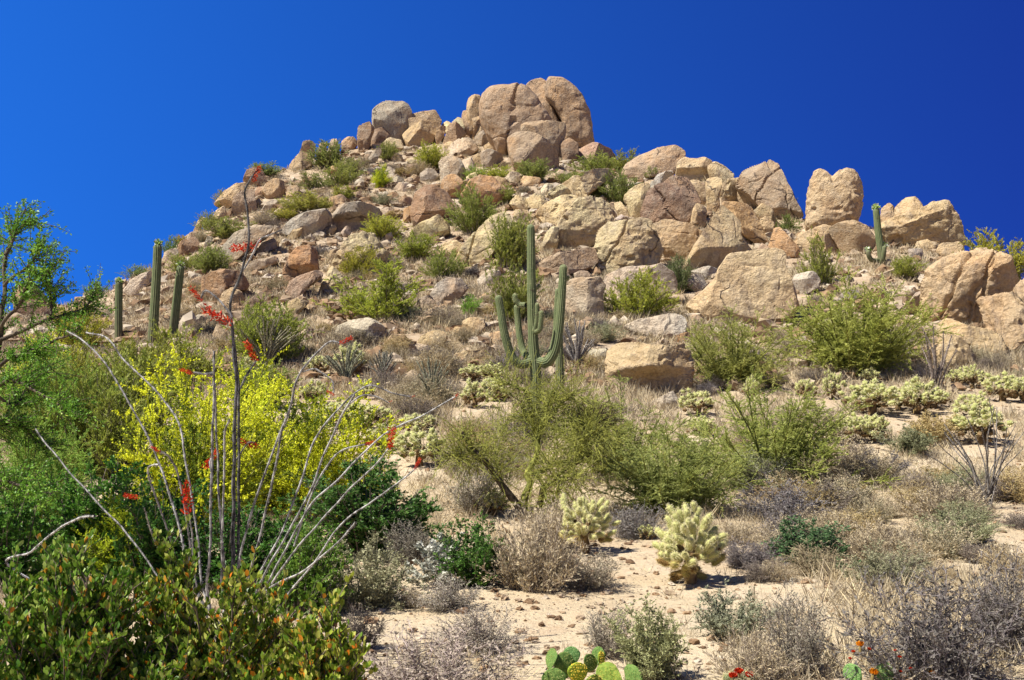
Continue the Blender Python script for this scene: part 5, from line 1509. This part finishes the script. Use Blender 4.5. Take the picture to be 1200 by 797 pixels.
# ------------------------------------------------------------------ forked palo verde
def spray(r, starts, dirs, ln, n_twig, n_leaf, L, W):
    i = r.integers(0, len(starts), n_twig)
    A = starts[i] + r.normal(0, .02, (n_twig, 3))
    D = nrm(dirs[i] * .5 + rand_dirs(n_twig, r) * .9 + np.array([0, 0, .15]))
    l = r.uniform(.4, 1.0, n_twig)[:, None] * ln
    C = A + D * l; B = (A + C) / 2 + rand_dirs(n_twig, r) * l * .18
    P, T, t = along(A, B, C, n_leaf, r, .25)
    V, F = leaves(P, nrm(T + rand_dirs(len(P), r) * .7), L * r.uniform(.6, 1.3, len(P)), W, r)
    tone = np.repeat(np.clip(r.normal(.5, .2, n_twig), 0, 1), n_leaf) * .6 + .4 * r.random(len(P))
    return (A, B, C), V, F, tone

def forked_tree():
    u0, v0 = 618, 607; x, y = hit(u0, v0); s = y / FPX; z = gz(x, y); org = np.array([x, y, z])
    o = thing('palo_verde', 'forked palo verde with crooked yellow-green bark and thin open crown', 'tree', (x, y, z))
    r = np.random.default_rng(12)
    dk, gr = M_DARKBARK, M_PVBARK
    limbs = [('trunk', dk, 5.5, 2.2, [(618, 612), (614, 603), (601, 585), (588, 568), (574, 549), (560, 532), (549, 518), (543, 505)], -.1),
             ('trunk', gr, 5.0, 1.6, [(617, 612), (614, 600), (615, 582), (621, 566), (618, 555), (629, 532), (630, 510), (637, 491), (641, 475), (648, 458), (653, 466)], .15),
             ('trunk', dk, 4.4, 1.4, [(630, 606), (631, 597), (633, 588), (637, 571), (648, 566), (657, 555), (670, 546), (690, 535)], -.2),
             ('limb', gr, 2.2, 1.1, [(618, 556), (628, 554), (637, 552), (651, 543), (668, 541)], -.3),
             ('limb', gr, 2.2, 1.0, [(563, 535), (552, 531), (540, 534), (521, 534)], -.2),
             ('limb', gr, 1.8, .9, [(630, 515), (626, 505), (622, 495), (615, 485)], .3),
             ('limb', gr, 2.0, .9, [(660, 500), (677, 495), (690, 502), (702, 512)], -.2),
             ('limb', gr, 2.0, .9, [(641, 475), (632, 466), (615, 458), (600, 452), (585, 450)], .2),
             ('limb', gr, 1.8, .8, [(637, 491), (650, 482), (662, 470), (672, 462)], -.1),
             ('limb', dk, 2.2, .9, [(588, 568), (580, 545), (584, 520), (592, 500)], .5),
             ('limb', gr, 1.8, .8, [(670, 546), (680, 530), (684, 515), (700, 505)], -.4),
             ('limb', gr, 1.8, .8, [(637, 571), (645, 590), (660, 560), (676, 558)], -.5)]
    pts, drs = [], []
    for nm, mt, w0, w1, path, lean in limbs:
        P = px_path(path, y, list(np.linspace(0 if nm == 'trunk' else lean * .5, lean * 2, len(path)))) - org
        C = curve_pts(P, 30); C = C + .02 * np.stack([noise3(C * 6, 5 + k) for k in range(3)], 1) * np.linspace(.2, 1, 30)[:, None]
        V, F, T = tube(C, np.linspace(w0, w1, 30) * s, 9)
        g = Geo(); g.add(V, F, 0, .5); link(nm, g.mesh(nm, [mt]), o)
        k0 = 12 if nm == 'trunk' else 4
        pts.append(C[k0:]); drs.append(nrm(np.gradient(C, axis=0))[k0:])
    S = np.concatenate(pts); D = np.concatenate(drs)
    S = np.concatenate([S, S + r.normal(0, .12, S.shape)]); D = np.concatenate([D, rand_dirs(len(D), r)])
    (A, B, C), V, F, tone = spray(r, S, D, .75, 1700, 30, .028, .0065)
    g = Geo(); v, f = bez_tubes(A, B, C, .006, .002, 4, 3); g.add(v, f, 0, .5); link('twigs', g.mesh('twigs', [M_PVBARK]), o)
    g = Geo(); g.add(V, F, 0, np.repeat(tone, 4)); link('foliage', g.mesh('foliage', [M_PALO]), o, color=(1.15, 1.15, .75))
forked_tree()

def mistletoe():
    y = 17.6; a, b = ray(692, 492); P = np.array([a * y, y, b * y])
    r = np.random.default_rng(3); n = 260
    D = rand_dirs(n, r); L = r.uniform(.25, .5, n)[:, None] * np.array([1.2, .8, .75])
    A = np.zeros((n, 3)); C = D * L; B = C * .5 + rand_dirs(n, r) * .06
    g = Geo(); v, f = bez_tubes(A, B, C, .006, .003, 3, 3); g.add(v, f, 0, .2)
    P2, T, t = along(A, B, C, 16, r, .4)
    v, f = leaves(P2, nrm(T + rand_dirs(len(P2), r) * .8), .035, .01, r); g.add(v, f, 1, np.repeat(r.random(len(P2)), 4))
    m = leaf_material('mistletoe_leaf', [(0, (.06, .045, .02)), (1, (.17, .12, .05))], .15, .8, False)
    o = link('mistletoe_clump', g.mesh('mistletoe', [M_DARKBARK, m]), None, P)
    tag(o, 'dark brown mistletoe clump hanging in the green palo verde behind the forked tree', 'mistletoe')
mistletoe()

# ------------------------------------------------------------------ leafy tree at the edge
def leafy_tree():
    y = 11.5; x = ray(-60, 640)[0] * y; z = gz(x, y); org = np.array([x, y, z])
    o = thing('mesquite_tree', 'leafy mesquite with bright green leaves and dark spreading branches reaching into the sky', 'tree', (x, y, z))
    r = np.random.default_rng(21); s = y / FPX
    limbs = [('trunk', 9, 3, [(-62, 700), (-55, 600), (-40, 520), (-25, 450), (-10, 400)], 0),
             ('limb', 3.5, 1.0, [(-25, 450), (0, 400), (6, 340), (8, 300), (16, 275), (28, 244)], .2),
             ('limb', 2.2, .8, [(8, 300), (20, 270), (38, 259)], .1),
             ('limb', 2.0, .8, [(5, 335), (22, 318), (40, 300), (46, 290)], -.2),
             ('limb', 2.4, .8, [(-10, 400), (20, 360), (40, 330), (60, 318)], -.2),
             ('limb', 2.6, .9, [(-10, 400), (30, 385), (60, 372), (80, 365), (98, 362), (108, 350)], .3),
             ('limb', 2.6, .9, [(-25, 450), (10, 420), (40, 412), (70, 398), (95, 385)], -.4),
             ('limb', 2.6, .9, [(-30, 470), (0, 450), (30, 452), (60, 470), (85, 482)], -.5),
             ('limb', 2.6, .9, [(-40, 520), (-10, 500), (20, 500), (50, 520)], .4),
             ('limb', 3, 1, [(-25, 450), (-60, 400), (-70, 340), (-60, 290)], .2),
             ('limb', 2, .8, [(60, 372), (62, 350), (61, 335)], .1),
             ('limb', 2.6, .9, [(-40, 520), (-10, 560), (30, 570), (60, 580)], -.6),
             ('limb', 2.4, .9, [(-10, 400), (-5, 360), (-8, 320), (-2, 285)], .5),
             ('limb', 2.2, .8, [(-20, 450), (15, 475), (40, 440), (60, 430)], .8)]
    pts, drs = [], []
    for nm, w0, w1, path, lean in limbs:
        P = px_path(path, y, list(np.linspace(0, lean * 1.6, len(path)))) - org
        C = curve_pts(P, 26); C = C + .03 * np.stack([noise3(C * 4, 15 + k) for k in range(3)], 1)
        V, F, T = tube(C, np.linspace(w0, w1, 26) * s, 8); g = Geo(); g.add(V, F, 0, .5); link(nm, g.mesh(nm, [M_DARKBARK]), o)
        k0 = 18 if nm == 'trunk' else 6
        pts.append(C[k0:]); drs.append(nrm(np.gradient(C, axis=0))[k0:])
    S = np.concatenate(pts); D = np.concatenate(drs)
    n = 1000
    i = r.integers(0, len(S), n); A = S[i]
    hi_ = r.random(n) < .55   # thinner twigs at the top of the tree
    A = A[~hi_ | (A[:, 2] < 2.6)]; i = i[~hi_ | (S[i][:, 2] < 2.6)]; n = len(A)
    Dd = nrm(D[i] * .8 + rand_dirs(n, r) * .8); l = r.uniform(.12, .42, n)[:, None]
    C = A + Dd * l; B = (A + C) / 2 + rand_dirs(n, r) * l * .15
    g = Geo(); v, f = bez_tubes(A, B, C, .006, .0025, 3, 4); g.add(v, f, 0, .5); link('twigs', g.mesh('twigs', [M_DARKBARK]), o)
    P, T, t = along(A, B, C, 40, r, .1)
    P = P + rand_dirs(len(P), r) * .025
    V, F = leaves(P, nrm(T * .5 + rand_dirs(len(P), r)), .036 * r.uniform(.5, 1.3, len(P)), .017, r)
    tone = np.repeat(np.clip(r.normal(.5, .22, n), 0, 1), 40) * .5 + .5 * r.random(len(P))
    g = Geo(); g.add(V, F, 0, np.repeat(tone, 4)); link('foliage', g.mesh('foliage', [M_GREEN]), o, color=(1.75, 1.7, .9))
leafy_tree()

# ------------------------------------------------------------------ jojoba hedge, three plants
def jojoba(label, uc, y, vt, wpx, seed, nst=70, color=(1, 1, 1)):
    x = ray(uc, 700)[0] * y; z = gz(x, y); s = y / FPX
    H = ray(uc, vt)[1] * y - z; W = wpx * s
    r = np.random.default_rng(seed)
    A, B, C = dome_stems(r, nst, 1.0, .3, (.75, 1.0), .1)
    sc = np.array([W, W * .62, H]); A, B, C = A * sc, B * sc, C * sc
    o = thing('jojoba_bush', label, 'shrub', (x, y, z), 0, group=None)
    g = Geo(); v, f = bez_tubes(A, B, C, .010, .004, 8, 5); g.add(v, f, 0, .4)
    P, T, t = along(A, B, C, 34, r, .2)
    n = len(P)
    D = nrm(T * .6 + rand_dirs(n, r) * .7 + np.array([0, 0, .4])); l = r.uniform(.08, .22, n)[:, None]
    E = P + D * l; M = (P + E) / 2 + rand_dirs(n, r) * l * .12
    v, f = bez_tubes(P, M, E, .0035, .0018, 3, 4); g.add(v, f, 0, np.repeat(r.random(n), 16))
    link('stems', g.mesh('stems', [M_GREYTWIG]), o, color=(.5, .45, .4))
    nl = 14
    p2, t2, tt = along(P, M, E, nl, r, .05)
    d2 = nrm(t2 * .5 + rand_dirs(len(p2), r) * .75 + np.array([0, 0, .75]))
    tone = np.repeat(np.clip(r.normal(.5, .2, n), .0, 1), nl) * .45 + r.random(len(p2)) * .55
    tone = np.where(r.random(len(tone)) < .09, r.uniform(.74, .88, len(tone)), np.minimum(tone, .80))
    tone = np.where(r.random(len(tone)) < .075, r.uniform(.89, 1, len(tone)), tone)
    v, f = broad_leaves(p2, d2, r.uniform(.030, .050, len(p2)), r.uniform(.016, .026, len(p2)), r)
    g = Geo(); g.add(v, f, 0, np.repeat(tone, 7)); link('foliage', g.mesh('foliage', [M_JOJOBA]), o, color=color)
    return o
jojoba('large jojoba bush with dark upright leaves in the near corner', 75, 5.6, 632, 330, 61, 95, (.78, .95, .7))
jojoba('jojoba bush with orange-tinged leaves at the foot of the flowering ocotillo', 245, 5.9, 634, 330, 62, 90, (1.0, 1.0, .72))
jojoba('small jojoba bush at the end of the hedge beside the mauve twiggy shrub', 375, 5.5, 702, 120, 63, 50, (1.3, 1.2, .9))
# ------------------------------------------------------------------ light, sky, camera
SUN_AZ = math.radians(247)     # compass direction of the sun seen from above, clockwise from +Y
SUN_EL = math.radians(56)
SKY_L = (.19, .92, 2.05); SKY_R = (.14, .33, 1.18)
def build_light():
    w = bpy.data.worlds.new('World'); SC.world = w; w.use_nodes = True
    nt = w.node_tree
    for n in list(nt.nodes): nt.nodes.remove(n)
    N = NT(nt)
    sky = N.n('ShaderNodeTexSky', sky_type='NISHITA')
    sky.sun_disc = False
    sky.sun_elevation = SUN_EL; sky.sun_rotation = SUN_AZ
    sky.altitude = 900; sky.air_density = 1.0; sky.dust_density = 0.0; sky.ozone_density = 6.0
    # the deep polarised blue: look the sky up higher than it stands, so it hardly pales towards the horizon
    tc = N.n('ShaderNodeTexCoord')
    vm = N.n('ShaderNodeVectorMath', operation='MULTIPLY'); N.l(tc.outputs['Generated'], vm.inputs[0]); vm.inputs[1].default_value = (1, 1, .75)
    va = N.n('ShaderNodeVectorMath', operation='ADD'); N.l(vm.outputs[0], va.inputs[0]); va.inputs[1].default_value = (0, 0, .38)
    vn = N.n('ShaderNodeVectorMath', operation='NORMALIZE'); N.l(va.outputs[0], vn.inputs[0]); N.l(vn.outputs[0], sky.inputs['Vector'])
    # polarised band: deep blue across the sky away from the sun, fading out towards the sun
    sx = N.n('ShaderNodeSeparateXYZ'); N.l(tc.outputs['Generated'], sx.inputs[0])
    tint = N.mix(N.ramp(sx.outputs['X'], -.42, .42), SKY_L, SKY_R)
    dt = N.n('ShaderNodeVectorMath', operation='DOT_PRODUCT'); N.l(tc.outputs['Generated'], dt.inputs[0])
    dt.inputs[1].default_value = (math.sin(SUN_AZ) * math.cos(SUN_EL), math.cos(SUN_AZ) * math.cos(SUN_EL), math.sin(SUN_EL))
    tint = N.mix(N.ramp(dt.outputs['Value'], .30, .60), tint, (1., 1., 1.))
    skyc = N.mix(1.0, sky.outputs[0], tint, 'MULTIPLY')
    bg = N.n('ShaderNodeBackground'); bg.inputs['Strength'].default_value = .053
    N.l(skyc, bg.inputs['Color'])
    out = N.n('ShaderNodeOutputWorld'); N.l(bg.outputs[0], out.inputs['Surface'])
    L = bpy.data.lights.new('sun', 'SUN'); L.energy = 5.0; L.angle = math.radians(.53); L.color = (1, .95, .87)
    o = bpy.data.objects.new('sun', L); COL.objects.link(o)
    d = Vector((math.sin(SUN_AZ) * math.cos(SUN_EL), math.cos(SUN_AZ) * math.cos(SUN_EL), math.sin(SUN_EL)))
    o.rotation_euler = (-d).to_track_quat('-Z', 'Y').to_euler()
build_light()

cam = bpy.data.cameras.new('camera')
cam.sensor_fit = 'HORIZONTAL'; cam.sensor_width = 36; cam.lens = FPX / 1200 * 36
cam.clip_start = .1; cam.clip_end = 8000
co = bpy.data.objects.new('camera', cam); COL.objects.link(co)
co.location = (0, 0, 0); co.rotation_euler = (math.pi / 2 + PITCH, 0, 0)
SC.camera = co
vs = SC.view_settings
vs.view_transform = 'Standard'; vs.look = 'None'; vs.gamma = 1; vs.use_curve_mapping = False
vs.exposure = 0.95
SC.cycles.max_bounces = 6; SC.cycles.diffuse_bounces = 3; SC.cycles.transmission_bounces = 3; SC.cycles.transparent_max_bounces = 6
SC.cycles.use_denoising = True
